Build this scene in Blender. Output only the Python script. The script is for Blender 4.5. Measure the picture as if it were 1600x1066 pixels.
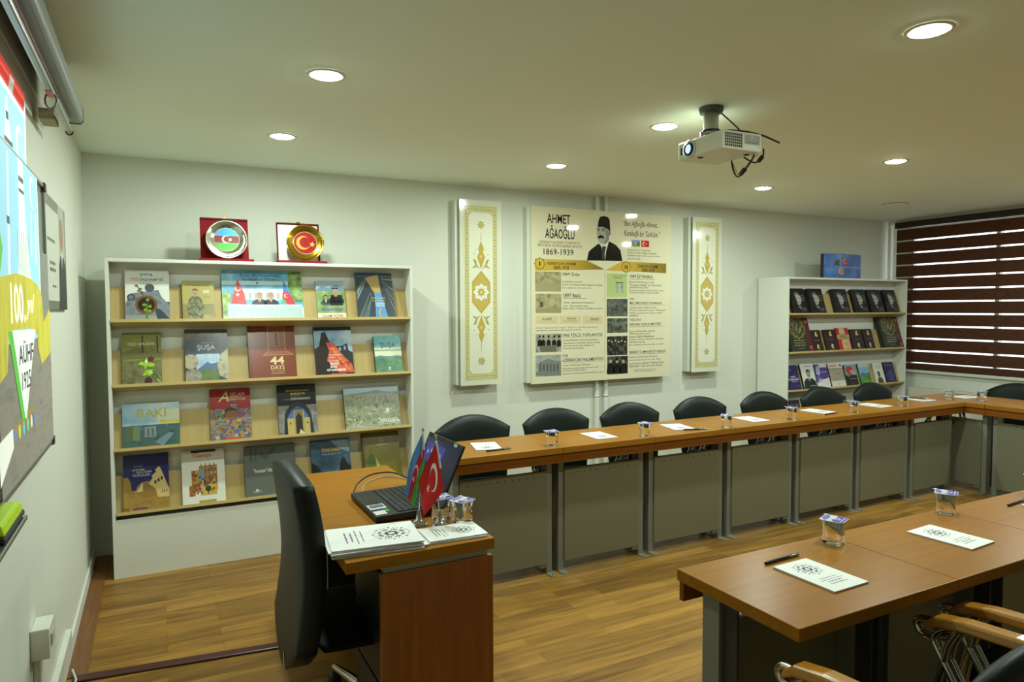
import bpy, bmesh, math, random
from mathutils import Vector, Matrix
random.seed(4)
sc = bpy.context.scene
COL = sc.collection
for o in list(bpy.data.objects):
    bpy.data.objects.remove(o)
rad = math.radians

# ------------------------------------------------------------------ camera
YAW, PITCH, ROLL = .4772, -.0462, -.0040
fw = Vector((math.sin(YAW)*math.cos(PITCH), math.cos(YAW)*math.cos(PITCH), math.sin(PITCH)))
r0 = Vector((math.cos(YAW), -math.sin(YAW), 0)); u0 = r0.cross(fw)
rt = math.cos(ROLL)*r0 + math.sin(ROLL)*u0
up = -math.sin(ROLL)*r0 + math.cos(ROLL)*u0
cd = bpy.data.cameras.new('camera'); cam = bpy.data.objects.new('camera', cd); COL.objects.link(cam)
cam.matrix_world = Matrix(((rt.x, up.x, -fw.x, .3814), (rt.y, up.y, -fw.y, -4.9539), (rt.z, up.z, -fw.z, 1.5342), (0, 0, 0, 1)))
cd.sensor_fit = 'HORIZONTAL'; cd.sensor_width = 36; cd.lens = 1073.85*36/1600; cd.clip_start = .05
sc.camera = cam

# ------------------------------------------------------------------ colour management, sky
sc.view_settings.view_transform = 'Standard'; sc.view_settings.look = 'None'
sc.view_settings.gamma = 1; sc.view_settings.use_curve_mapping = False
sc.view_settings.exposure = 0.0
LAMP_W = 16.0                                  # radiant watts of one ceiling downlight
LAMP_C = (.85, 1.0, .93)
w = bpy.data.worlds.new('overcast_sky'); sc.world = w; w.use_nodes = True
bg = w.node_tree.nodes['Background']; bg.inputs[0].default_value = (.86, .93, 1, 1); bg.inputs[1].default_value = 3.2

H, W, YF = 2.4985, 7.714, -6.7                # ceiling height, window wall, wall behind the camera

# ------------------------------------------------------------------ materials
def lin(c):
    if isinstance(c, str):
        c = tuple(int(c[i:i+2], 16)/255 for i in (0, 2, 4))
    return tuple(x/12.92 if x <= .04045 else ((x+.055)/1.055)**2.4 for x in c[:3]) + (1,)
_m = {}
def newmat(key):
    m = bpy.data.materials.new(key); m.use_nodes = True
    nt = m.node_tree; b = nt.nodes['Principled BSDF']
    return m, nt, b
def M(hexc, rough=.5, metal=0, spec=.5, coat=0, emit=0, bump=None, key=None):
    k = (hexc, rough, metal, spec, coat, emit, bump)
    if k in _m: return _m[k]
    m, nt, b = newmat(key or 'colour_'+hexc)
    b.inputs['Base Color'].default_value = lin(hexc); b.inputs['Roughness'].default_value = rough
    b.inputs['Metallic'].default_value = metal; b.inputs['Specular IOR Level'].default_value = spec
    b.inputs['Coat Weight'].default_value = coat; b.inputs['Coat Roughness'].default_value = .05
    if emit:
        b.inputs['Emission Color'].default_value = lin(hexc); b.inputs['Emission Strength'].default_value = emit
    if bump:
        tc = nt.nodes.new('ShaderNodeTexCoord'); n = nt.nodes.new('ShaderNodeTexNoise'); bp = nt.nodes.new('ShaderNodeBump')
        n.inputs['Scale'].default_value = bump[0]; n.inputs['Detail'].default_value = 4
        bp.inputs['Strength'].default_value = bump[1]; bp.inputs['Distance'].default_value = .002
        nt.links.new(tc.outputs['Object'], n.inputs['Vector']); nt.links.new(n.outputs[0], bp.inputs['Height'])
        nt.links.new(bp.outputs[0], b.inputs['Normal'])
    _m[k] = m
    return m
def pho(cols, scale=30, rough=.3, stretch=(1, 1, 1), detail=4, emit=0):
    """a printed picture: noise through a colour ramp"""
    k = ('pho', tuple(cols), scale, stretch, rough, emit)
    if k in _m: return _m[k]
    m, nt, b = newmat('print_'+cols[0])
    tc = nt.nodes.new('ShaderNodeTexCoord'); mp = nt.nodes.new('ShaderNodeMapping'); n = nt.nodes.new('ShaderNodeTexNoise'); cr = nt.nodes.new('ShaderNodeValToRGB')
    mp.inputs['Scale'].default_value = stretch; mp.inputs['Location'].default_value = (len(_m)*.37, len(_m)*.11, .3)
    n.inputs['Scale'].default_value = scale; n.inputs['Detail'].default_value = detail; n.inputs['Roughness'].default_value = .6
    e = cr.color_ramp.elements
    for i, c in enumerate(cols):
        p = .3+.4*i/(len(cols)-1)
        if i < 2: e[i].position = p; e[i].color = lin(c)
        else: q = e.new(p); q.color = lin(c)
    L = nt.links.new
    L(tc.outputs['Object'], mp.inputs[0]); L(mp.outputs[0], n.inputs['Vector']); L(n.outputs[0], cr.inputs[0]); L(cr.outputs[0], b.inputs['Base Color'])
    b.inputs['Roughness'].default_value = rough
    if emit:
        L(cr.outputs[0], b.inputs['Emission Color']); b.inputs['Emission Strength'].default_value = emit
    _m[k] = m
    return m
def wood(name, c1, c2, rough=.4, axis=0, scale=1, coat=0, spec=.5):
    m, nt, b = newmat(name); L = nt.links.new
    tc = nt.nodes.new('ShaderNodeTexCoord'); mp = nt.nodes.new('ShaderNodeMapping'); n = nt.nodes.new('ShaderNodeTexNoise'); cr = nt.nodes.new('ShaderNodeValToRGB')
    s = [26, 26, 26]; s[axis] = 1.6
    mp.inputs['Scale'].default_value = [x*scale for x in s]
    n.inputs['Scale'].default_value = 1.5; n.inputs['Detail'].default_value = 6; n.inputs['Distortion'].default_value = .6
    cr.color_ramp.elements[0].position = .33; cr.color_ramp.elements[0].color = lin(c1)
    cr.color_ramp.elements[1].position = .68; cr.color_ramp.elements[1].color = lin(c2)
    L(tc.outputs['Object'], mp.inputs[0]); L(mp.outputs[0], n.inputs['Vector']); L(n.outputs[0], cr.inputs[0]); L(cr.outputs[0], b.inputs['Base Color'])
    b.inputs['Specular IOR Level'].default_value = spec
    b.inputs['Roughness'].default_value = rough; b.inputs['Coat Weight'].default_value = coat; b.inputs['Coat Roughness'].default_value = .15
    return m
def floor_mat():
    m, nt, b = newmat('laminate_floor'); L = nt.links.new
    tc = nt.nodes.new('ShaderNodeTexCoord'); br = nt.nodes.new('ShaderNodeTexBrick')
    br.offset = .37; br.inputs['Scale'].default_value = 1; br.inputs['Brick Width'].default_value = .62; br.inputs['Row Height'].default_value = .078
    br.inputs['Mortar Size'].default_value = .0006; br.inputs['Bias'].default_value = 0
    br.inputs['Color1'].default_value = lin('a67c35'); br.inputs['Color2'].default_value = lin('846127'); br.inputs['Mortar'].default_value = lin('5a3a1a')
    mp = nt.nodes.new('ShaderNodeMapping'); mp.inputs['Scale'].default_value = (1.7, 20, 1)
    n = nt.nodes.new('ShaderNodeTexNoise'); n.inputs['Scale'].default_value = 1.4; n.inputs['Detail'].default_value = 7; n.inputs['Distortion'].default_value = .8
    cr = nt.nodes.new('ShaderNodeValToRGB'); cr.color_ramp.elements[0].position = .3; cr.color_ramp.elements[0].color = (.6, .55, .5, 1); cr.color_ramp.elements[1].position = .65; cr.color_ramp.elements[1].color = (1.08, 1.06, 1.02, 1)
    mx = nt.nodes.new('ShaderNodeMix'); mx.data_type = 'RGBA'; mx.blend_type = 'MULTIPLY'; mx.inputs[0].default_value = 1
    L(tc.outputs['Object'], br.inputs['Vector']); L(tc.outputs['Object'], mp.inputs[0]); L(mp.outputs[0], n.inputs['Vector']); L(n.outputs[0], cr.inputs[0])
    L(br.outputs['Color'], mx.inputs[6]); L(cr.outputs[0], mx.inputs[7]); L(mx.outputs[2], b.inputs['Base Color'])
    b.inputs['Roughness'].default_value = .42; b.inputs['Specular IOR Level'].default_value = .35
    return m
def glass_mat():
    m, nt, b = newmat('window_glass'); nt.nodes.remove(b); L = nt.links.new
    t = nt.nodes.new('ShaderNodeBsdfTransparent'); g = nt.nodes.new('ShaderNodeBsdfGlossy'); g.inputs['Roughness'].default_value = .02
    x = nt.nodes.new('ShaderNodeMixShader'); x.inputs[0].default_value = .06
    L(t.outputs[0], x.inputs[1]); L(g.outputs[0], x.inputs[2]); L(x.outputs[0], nt.nodes['Material Output'].inputs[0])
    return m
def clear_mat(name, tint=(.97, .98, .97, 1), ior=1.36, rough=0):
    m, nt, b = newmat(name)
    b.inputs['Base Color'].default_value = tint; b.inputs['Transmission Weight'].default_value = 1
    b.inputs['IOR'].default_value = ior; b.inputs['Roughness'].default_value = rough
    return m
def fabric_mat():
    m, nt, b = newmat('blind_fabric'); L = nt.links.new
    tc = nt.nodes.new('ShaderNodeTexCoord'); mp = nt.nodes.new('ShaderNodeMapping'); mp.inputs['Scale'].default_value = (1, 14, 260)
    n = nt.nodes.new('ShaderNodeTexNoise'); n.inputs['Scale'].default_value = 1; n.inputs['Detail'].default_value = 3
    cr = nt.nodes.new('ShaderNodeValToRGB'); cr.color_ramp.elements[0].position = .3; cr.color_ramp.elements[0].color = lin('4a2c1a'); cr.color_ramp.elements[1].position = .7; cr.color_ramp.elements[1].color = lin('70482c')
    t = nt.nodes.new('ShaderNodeBsdfTranslucent'); x = nt.nodes.new('ShaderNodeMixShader'); x.inputs[0].default_value = .45
    L(tc.outputs['Object'], mp.inputs[0]); L(mp.outputs[0], n.inputs['Vector']); L(n.outputs[0], cr.inputs[0]); L(cr.outputs[0], b.inputs['Base Color']); L(cr.outputs[0], t.inputs[0])
    b.inputs['Roughness'].default_value = .8
    L(b.outputs[0], x.inputs[1]); L(t.outputs[0], x.inputs[2]); L(x.outputs[0], nt.nodes['Material Output'].inputs[0])
    return m

WALL = M('dadccd', .75, bump=(60, .05), key='wall_paint')
CEIL = M('ebf4e5', .8, key='ceiling_paint')
WHITE = M('dfe1d4', .45, key='white_melamine')
PLASTIC = M('d9dbcd', .4, key='white_plastic')
FLOOR = floor_mat()
BEECH = wood('beech_laminate', 'b29a5e', 'b9a264', .45, 0)
BEECHV = wood('beech_panel', 'ae975c', 'b59e62', .45, 2)
CHERRY = wood('cherry_laminate', '91601d', '9d6a20', .3, 0, spec=.13)
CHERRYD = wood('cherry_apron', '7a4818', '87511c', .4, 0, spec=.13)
ARMWOOD = wood('varnished_arm_wood', 'a86f1a', 'c0882c', .22, 1, coat=.4)
STEEL = M('85877b', .5, .25, key='grey_painted_steel')
STEELD = M('7b7a62', .5, .2, key='grey_panel_steel', bump=(90, .03))
LEATHER = M('111b16', .44, spec=.3, bump=(220, .2), key='dark_green_leather')
BLACK = M('0b0b0c', .45); BLACKG = M('101012', .25)
CHROME = M('c8c8c4', .12, 1, key='chrome')
ALU = M('a9aaa6', .35, .9, key='aluminium')
CUP = clear_mat('cup_and_water', ior=1.26)
ACRYL = clear_mat('acrylic', ior=1.45)
GLASS = glass_mat()
FABRIC = fabric_mat()

# ------------------------------------------------------------------ mesh builder
class MB:
    def __init__(s): s.v = []; s.f = []; s.mi = []; s.sm = []; s.ms = []
    def mat(s, m):
        if m not in s.ms: s.ms.append(m)
        return s.ms.index(m)
    def poly(s, pts, m, smooth=False):
        b = len(s.v); s.v += [tuple(p) for p in pts]; s.f.append(tuple(range(b, b+len(pts)))); s.mi.append(s.mat(m)); s.sm.append(smooth)
    def mesh(s, vs, fs, m, smooth=False):
        b = len(s.v); s.v += [tuple(p) for p in vs]; i = s.mat(m)
        for f in fs: s.f.append(tuple(b+k for k in f)); s.mi.append(i); s.sm.append(smooth)
    def box(s, x0, y0, z0, x1, y1, z1, m, T=None):
        v = [Vector((x, y, z)) for z in (z0, z1) for y in (y0, y1) for x in (x0, x1)]
        if T: v = [T @ p for p in v]
        s.mesh(v, [(0, 2, 3, 1), (4, 5, 7, 6), (0, 1, 5, 4), (1, 3, 7, 5), (3, 2, 6, 7), (2, 0, 4, 6)], m)
        return s
    def tube(s, pts, r, m, n=10, cap=True):
        pts = [Vector(p) for p in pts]; vs = []; fs = []; prev = None
        rr = r if isinstance(r, (list, tuple)) else [r]*len(pts)
        for i, p in enumerate(pts):
            t = (pts[min(i+1, len(pts)-1)]-pts[max(i-1, 0)]).normalized()
            if prev is None:
                a = Vector((0, 0, 1)) if abs(t.z) < .9 else Vector((1, 0, 0)); x = t.cross(a).normalized()
            else: x = (prev-t*prev.dot(t)).normalized()
            prev = x; y = t.cross(x)
            for k in range(n):
                a = 2*math.pi*k/n; vs.append(p+rr[i]*(math.cos(a)*x+math.sin(a)*y))
        for i in range(len(pts)-1):
            for k in range(n):
                fs.append((i*n+k, i*n+(k+1) % n, (i+1)*n+(k+1) % n, (i+1)*n+k))
        s.mesh(vs, fs, m, True)
        if cap: s.poly(vs[:n][::-1], m); s.poly(vs[-n:], m)
        return s
    def lathe(s, prof, m, n=32, c=(0, 0, 0), axis='z', smooth=True, cap=False):
        vs = []; fs = []
        for (r, h) in prof:
            for k in range(n):
                a = 2*math.pi*k/n; x, y = r*math.cos(a), r*math.sin(a)
                p = {'z': (x, y, h), 'y': (x, h, y), 'x': (h, x, y)}[axis]
                vs.append((p[0]+c[0], p[1]+c[1], p[2]+c[2]))
        for i in range(len(prof)-1):
            for k in range(n): fs.append((i*n+k, i*n+(k+1) % n, (i+1)*n+(k+1) % n, (i+1)*n+k))
        s.mesh(vs, fs, m, smooth)
        if cap: s.poly(vs[:n][::-1], m); s.poly(vs[-n:], m)
        return s
    def build(s, name, parent=None, loc=None, bevel=0, seg=2, rot=None):
        me = bpy.data.meshes.new(name); me.from_pydata(s.v, [], s.f)
        for m in s.ms: me.materials.append(m)
        for p, i, q in zip(me.polygons, s.mi, s.sm): p.material_index = i; p.use_smooth = q
        bm = bmesh.new(); bm.from_mesh(me)
        if not getattr(s, 'flat', False): bmesh.ops.recalc_face_normals(bm, faces=bm.faces)
        bm.to_mesh(me); bm.free(); me.update()
        o = bpy.data.objects.new(name, me); COL.objects.link(o)
        if parent: o.parent = parent
        if loc: o.location = loc
        if rot: o.rotation_euler = rot
        if bevel:
            b = o.modifiers.new('bevel', 'BEVEL'); b.width = bevel; b.segments = seg; b.limit_method = 'ANGLE'; b.angle_limit = rad(40)
        return o
def spline(pts, n=6):
    P_ = [Vector(p) for p in pts]; out = []
    for i in range(len(P_)-1):
        p0, p1, p2, p3 = P_[max(i-1, 0)], P_[i], P_[i+1], P_[min(i+2, len(P_)-1)]
        for k in range(n):
            q = k/n; out.append(.5*((2*p1)+(p2-p0)*q+(2*p0-5*p1+4*p2-p3)*q*q+(3*p1-p0-3*p2+p3)*q**3))
    return out+[P_[-1]]
def box(name, x0, y0, z0, x1, y1, z1, m, parent=None, bevel=0, loc=None, rot=None):
    return MB().box(x0, y0, z0, x1, y1, z1, m).build(name, parent, loc, bevel, rot=rot)
def tag(o, label=None, cat=None, group=None, kind=None):
    if label: o['label'] = label
    if cat: o['category'] = cat
    if group: o['group'] = group
    if kind: o['kind'] = kind
    return o
def thing(name, label, cat, loc=(0, 0, 0), rz=0, group=None):
    o = bpy.data.objects.new(name, None); COL.objects.link(o); o.location = loc; o.rotation_euler = (0, 0, rz); o.empty_display_size = .05
    return tag(o, label, cat, group)
def struct(o): o['kind'] = 'structure'; return o
def copy_tree(o, parent=None):
    c = o.copy(); COL.objects.link(c)
    if parent: c.parent = parent
    for ch in list(o.children): copy_tree(ch, c)
    return c
def dup(o, label, loc, rz=None):
    c = copy_tree(o); c['label'] = label; c.location = loc
    if rz is not None: c.rotation_euler.z = rz
    return c
ORD = ['first', 'second', 'third', 'fourth', 'fifth', 'sixth', 'seventh', 'eighth']

# ------------------------------------------------------------------ printing: flat artwork laid on a real surface
_txt = {}
def glyphs(s, bold, shear):
    k = (s, bold, shear)
    if k in _txt: return _txt[k]
    cu = bpy.data.curves.new('lettering', 'FONT'); cu.body = s; cu.fill_mode = 'FRONT'; cu.dimensions = '2D'; cu.resolution_u = 2
    cu.offset = .018*bold; cu.shear = shear
    o = bpy.data.objects.new('lettering', cu); COL.objects.link(o)
    dg = bpy.context.evaluated_depsgraph_get(); me = bpy.data.meshes.new_from_object(o.evaluated_get(dg))
    vs = [(v.co.x, v.co.y) for v in me.vertices]; fs = [tuple(p.vertices) for p in me.polygons]
    bpy.data.objects.remove(o); bpy.data.meshes.remove(me); bpy.data.curves.remove(cu)
    if not vs: vs = [(0, 0), (1, 1)]
    xs = [v[0] for v in vs]; ys = [v[1] for v in vs]
    _txt[k] = (vs, fs, min(xs), max(xs), min(ys), max(ys))
    return _txt[k]
class Print:
    """artwork in 0..1 x 0..1 (v up) on a w x h field; fn(u, v, lift) gives the point on the surface"""
    def __init__(s, fn, w, h, rough=.35, mb=None, step=1.1e-4, emit=0):
        s.fn = fn; s.w = w; s.h = h; s.rough = rough; s.mb = mb or MB(); s.step = step; s.emit = emit
    def m(s, c): return c if not isinstance(c, str) else M(c, s.rough, emit=s.emit)
    clip = False
    def p(s, pts, c, L=1):
        if s.clip: pts = [(min(1, max(0, u)), min(1, max(0, v))) for u, v in pts]
        s.mb.poly([s.fn(u, v, L*s.step) for u, v in pts], s.m(c))
    def r(s, x0, y0, x1, y1, c, L=1): s.p([(x0, y0), (x1, y0), (x1, y1), (x0, y1)], c, L)
    def e(s, x, y, rx, c, ry=None, L=1, n=28, a0=0, a1=360):
        ry = rx*s.w/s.h if ry is None else ry
        s.p([(x+rx*math.cos(rad(a0+(a1-a0)*k/n)), y+ry*math.sin(rad(a0+(a1-a0)*k/n))) for k in range(n if a1-a0 >= 360 else n+1)], c, L)
    def star(s, x, y, R, c, n=5, q=.4, L=2, rot=90):
        k = s.w/s.h
        s.p([(x+(R if i % 2 == 0 else R*q)*math.cos(rad(rot+180*i/n)), y+k*(R if i % 2 == 0 else R*q)*math.sin(rad(rot+180*i/n))) for i in range(2*n)], c, L)
    def moon(s, x, y, R, c, L=2, rot=0, q=.8, d=.25):
        # outer circle minus a shifted inner one, drawn as strips
        k = s.w/s.h; r2 = R*q; n = 20
        a = math.acos((R*R+(d*R)**2-r2*r2)/(2*R*d*R))
        b = math.acos(max(-1, min(1, (R*math.cos(a)-d*R)/r2)))
        def pt(cx, r, t):
            px, py = cx+r*math.cos(t), r*math.sin(t); c0, s0 = math.cos(rad(rot)), math.sin(rad(rot))
            return (x+px*c0-py*s0, y+k*(px*s0+py*c0))
        for i in range(n):
            f0, f1 = i/n, (i+1)/n
            A0, A1 = a+(2*math.pi-2*a)*f0, a+(2*math.pi-2*a)*f1
            B0, B1 = b+(2*math.pi-2*b)*f0, b+(2*math.pi-2*b)*f1
            s.p([pt(0, R, A0), pt(0, R, A1), pt(d*R, r2, B1), pt(d*R, r2, B0)], c, L)
    def t(s, txt, x0, y0, x1, y1, c, L=4, bold=0, shear=0):
        vs, fs, ax, bx, ay, by = glyphs(txt, bold, shear)
        sx = (x1-x0)/max(bx-ax, 1e-6); sy = (y1-y0)/max(by-ay, 1e-6)
        s.mb.mesh([s.fn(x0+(x-ax)*sx, y0+(y-ay)*sy, L*s.step) for x, y in vs], fs, s.m(c))
    def lines(s, rows, x0, x1, y1, dy, h, c, L=4):
        n = max(len(q) for q in rows)
        for i, q in enumerate(rows): s.t(q, x0, y1-i*dy-h, x0+(x1-x0)*len(q)/n, y1-i*dy, c, L)
    def dashes(s, x0, x1, y, h, c, L=3, seed=1):
        rg = random.Random(seed); x = x0
        while x < x1-.01:
            q = min(x1, x+rg.uniform(.03, .1)); s.r(x, y, q, y+h, c, L); x = q+.02
    def bust(s, x, y, q, suit, skin='b98a6a', hair='2a2522', tie=None, shirt='e8e8e4', L=2):
        k = s.w/s.h; X = lambda a: x+a*q; Y = lambda b: y+b*q*k
        s.p([(X(-1), Y(0)), (X(-.92), Y(.5)), (X(-.6), Y(.75)), (X(-.2), Y(.92)), (X(.2), Y(.92)), (X(.6), Y(.75)), (X(.92), Y(.5)), (X(1), Y(0))], suit, L)
        s.p([(X(-.2), Y(.92)), (X(.2), Y(.92)), (X(0), Y(.35))], shirt, L+1)
        if tie: s.p([(X(-.05), Y(.85)), (X(.05), Y(.85)), (X(.06), Y(.4)), (X(0), Y(.3)), (X(-.06), Y(.4))], tie, L+2)
        s.r(X(-.15), Y(.85), X(.15), Y(1.1), skin, L+2)
        s.e(X(0), Y(1.35), .33*q, skin, .42*q*k, L+3)
        if hair: s.p([(X(.34*math.cos(rad(a))), Y(1.42+.42*math.sin(rad(a)))) for a in range(0, 181, 15)]+[(X(-.2), Y(1.56)), (X(.2), Y(1.58))], hair, L+4)
        for d in (-.13, .13): s.e(X(d), Y(1.4), .05*q, '2a2320', .03*q*k, L+5, n=8)
        s.r(X(-.1), Y(1.14), X(.1), Y(1.17), '6d4036', L+5)
def wallfn(w, h):          # artwork facing -y, local x across, z up, origin bottom centre
    return lambda u, v, l: (-w/2+u*w, -l, v*h)
def tablefn(w, h):         # artwork facing +z
    return lambda u, v, l: (-w/2+u*w, -h/2+v*h, l)
def flag_tr(P, x0, y0, x1, y1, L=2):
    P.r(x0, y0, x1, y1, 'c8201e', L); W_ = x1-x0; cy = (y0+y1)/2
    P.moon(x0+.36*W_, cy, .2*W_, 'f4f2ee', L+1); P.star(x0+.62*W_, cy, .1*W_, 'f4f2ee', 5, .4, L+1, 180)
def flag_az(P, x0, y0, x1, y1, L=2):
    d = (y1-y0)/3; W_ = x1-x0
    for i, c in enumerate(('3f9c35', 'c3283a', '3aa6d8')): P.r(x0, y0+i*d, x1, y0+(i+1)*d, c, L)
    P.moon(x0+.46*W_, (y0+y1)/2, .11*W_, 'f4f2ee', L+1); P.star(x0+.6*W_, (y0+y1)/2, .06*W_, 'f4f2ee', 8, .5, L+1)
# ------------------------------------------------------------------ the room
struct(box('floor', -.15, YF-.15, -.12, W+.3, .15, 0, FLOOR))
struct(box('ceiling', -.15, YF-.15, H, W+.3, .15, H+.12, CEIL))
struct(box('wall_left', -.15, YF, 0, 0, 0, H, WALL))
struct(box('wall_back', -.15, 0, 0, W+.3, .15, H, WALL))
struct(box('wall_front', -.15, YF-.15, 0, W+.3, YF, H, WALL))
WY0, WY1, WZ0, WZ1 = -2.75, -.03, .86, 2.46          # window opening
b = MB()
b.box(W, YF, 0, W+.3, 0, WZ0, WALL); b.box(W, YF, WZ1, W+.3, 0, H, WALL)
b.box(W, WY1, WZ0, W+.3, 0, WZ1, WALL); b.box(W, YF, WZ0, W+.3, WY0, WZ1, WALL)
struct(b.build('wall_right'))
b = MB(); FRM = M('d4d6c8', .4, key='window_frame_white')
for y0, y1 in ((WY0, WY0+.06), (-.21, WY1), (-1.09, -1.05), (-1.97, -1.91)): b.box(W+.13, y0, WZ0, W+.19, y1, WZ1, FRM)
for z0, z1 in ((WZ0, WZ0+.06), (WZ1-.06, WZ1), (1.93, 1.98)): b.box(W+.135, WY0, z0, W+.185, WY1, z1, FRM)
win = struct(b.build('window_1', bevel=.004))
p = MB(); p.box(W+.155, WY0+.03, WZ0+.03, W+.161, WY1-.03, WZ1-.03, GLASS); p.build('window_pane', win)
struct(box('trim_3', W-.035, WY0-.03, WZ0-.03, W+.13, WY1+.03, WZ0, FRM, bevel=.004))       # sill
b = MB(); b.box(0, YF, 0, .012, 0, .075, WHITE); struct(b.build('baseboard_left', bevel=.004))
b = MB(); b.box(.012, -.012, 0, W, 0, .075, WHITE); struct(b.build('baseboard_back', bevel=.004))
struct(box('trim_1', 0, -.028, 0, 1.62, .028, .011, M('4a2420', .35, key='maroon_strip'), bevel=.006, loc=(.035, -1.64, 0), rot=(0, 0, -.118)))
struct(box('trim_2', .012, -1.62, 0, .085, -.02, .006, wood('border_plank', '6a4423', '85582d', .4, 1), bevel=.002))

# ceiling downlights: three rows of four
dl = thing('ceiling_downlight', 'x', 'ceiling light', (0, 0, H), 0, 'round ceiling downlights')
DIFF = M('f6fff2', .4, emit=55, key='lit_diffuser')
MB().lathe([(.058, -.001), (.058, -.006), (.075, -.006), (.079, -.001)], M('cfcfc0', .4), 40).build('trim_ring', dl)
MB().lathe([(.0585, -.003), (.05, -.010), (.03, -.014), (.0005, -.016)], DIFF, 32).build('diffuser', dl)
ld = bpy.data.lights.new('downlight_lamp', 'AREA'); ld.shape = 'DISK'; ld.size = .105; ld.energy = LAMP_W; ld.color = LAMP_C
lo = bpy.data.objects.new('lamp', ld); COL.objects.link(lo); lo.parent = dl; lo.location = (0, 0, -.022)
LX = (1.025, 2.79, 4.72, 6.54)
LROW = ((-.95, 'nearest the back wall'), (-2.06, 'level with the projector'), (-3.46, 'over the near table'))
PLACE = ('over the left bookcase side', 'over the wall posters', 'over the far bookcase side', 'beside the window')
PLACE2 = ('nearest the screen casing', 'next to the projector mount', 'third from the screen', 'nearest the window blind')
PLACE3 = ('on the desk side', 'brightest, upper right of the photo', 'third from the screen', 'nearest the window')
firstdl = True
for (y, rw), pl in zip(LROW, (PLACE, PLACE2, PLACE3)):
    for i, x in enumerate(LX):
        if (y == -.95 and i == 3) or (y == -3.46 and i == 0): continue
        lab = f'round lit downlight in the row {rw}, {pl[i]}'
        if firstdl: dl.location = (x, y, H); dl['label'] = lab; firstdl = False
        else: dup(dl, lab, (x, y, H))
t = thing('ceiling_sensor', 'unlit round white ceiling fitting near the window corner', 'ceiling sensor', (6.51, -.87, H))
MB().lathe([(.0005, -.012), (.085, -.012), (.1, -.004), (.1, 0)], CEIL, 36).build('cover', t)
MB().lathe([(.1, -.003), (.106, 0), (.106, -.001)], M('4b4a3e', .6), 36).build('shadow_gap_ring', t)

# ------------------------------------------------------------------ left wall
SCR = M('8d918f', .4, .3, key='screen_casing_grey')
t = thing('projection_screen', 'rolled-up projection screen in a long grey casing under the ceiling', 'projection screen', (.119, -1.7, 2.319))
pr = [(-.023, -.04), (.012, -.04), (.023, -.028), (.023, .02), (.012, .04), (-.023, .04)]
b = MB(); n = len(pr); vs = [(x, 0, z) for x, z in pr]+[(x, -3.0, z) for x, z in pr]
b.mesh(vs, [(i, (i+1) % n, n+(i+1) % n, n+i) for i in range(n)]+[tuple(range(n)), tuple(range(2*n-1, n-1, -1))], SCR); b.build('casing', t, bevel=.006)
b = MB(); b.mesh([(x*1.06, .001 if k == 0 else .012, z*1.06) for k in (0, 1) for x, z in pr], [(i, (i+1) % n, n+(i+1) % n, n+i) for i in range(n)]+[tuple(range(n)), tuple(range(2*n-1, n-1, -1))], M('76786f', .4)); b.build('end_cap', t)
box('mounting_batten', -.085, -2.98, .0401, -.026, -.03, H-2.319-.0005, M('8f8c7a', .6), t, .003)  # unseen batten added above the casing to keep the wall behind in shade
b = MB(); b.box(-.036, -3, -.082, -.014, -.01, -.062, ALU); o = b.build('bottom_bar', t, bevel=.006)
b = MB(); b.tube([(-.025+.012*math.cos(a), -.004, -.074+.014*math.sin(a)) for a in [rad(180+q*20) for q in range(10)]], .003, BLACK); b.build('bar_end_hook', t)
b = MB(); b.tube([(-.025+.016*math.cos(rad(a)), -.55+.012*math.sin(rad(a)), -.10+.03*math.sin(rad(a))) for a in range(90, 451, 30)], .003, M('777a74', .4, .5)); b.box(-.0355, -.6, -.0835, -.0145, -.52, -.0822, M('c2604e', .5)); b.build('pull_loop', t)
box('casing_wall_bracket', -.1, -.22, -.085, -.05, -.1, -.045, M('a59c7c', .6), t, .003)

t = thing('whiteboard', 'large grey-white board with aluminium frame on the left wall', 'whiteboard', (.0, -2.04, 1.065))
box('board_surface', .012, -2.6, .012, .036, -.012, .9, M('9c9e93', .22, key='board_surface'), t)
for nm, a in (('frame_edge', (.0, -.014, 0, .045, 0, .912)), ('frame_edge', (.0, -2.614, 0, .045, -2.6, .912)), ('frame_edge', (.0, -2.6, .898, .045, -.014, .912)), ('frame_edge', (.0, -2.6, 0, .045, -.014, .014))): box(nm, *a, ALU, t, .003)
box('corner_cap', .0, -.03, .885, .05, .004, .916, M('3b3f3b', .5), t, .004); box('corner_cap', .0, -.03, -.004, .05, .004, .027, M('3b3f3b', .5), t, .004)
b = MB(); b.box(.045, -1.5, -.012, .105, -1.0, -.006, ALU); b.box(.1, -1.5, -.012, .105, -1.0, -.001, ALU); b.build('marker_tray', t, bevel=.002)
t = thing('board_eraser', 'bright yellow-green board eraser resting on the whiteboard tray', 'eraser', (.076, -3.1, 1.0605))
MB().box(-.022, -.16, 0, .022, .075, .0138, M('3d4236', .8)).build('felt_pad', t, bevel=.004)
b = MB(); vs = []
for y in (-.158, .05): vs += [(-.022, y, .014), (.022, y, .014), (.016, y, .04), (-.016, y, .04)]
vs += [(-.02, .074, .014), (.02, .074, .014)]
b.mesh(vs, [(0, 1, 2, 3), (0, 4, 5, 1), (1, 5, 6, 2), (2, 6, 7, 3), (3, 7, 4, 0), (4, 8, 9, 5), (5, 9, 6), (4, 7, 8), (7, 6, 9, 8)], M('c6ee1e', .4, key='eraser_green')); b.build('grip', t, bevel=.006)

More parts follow.
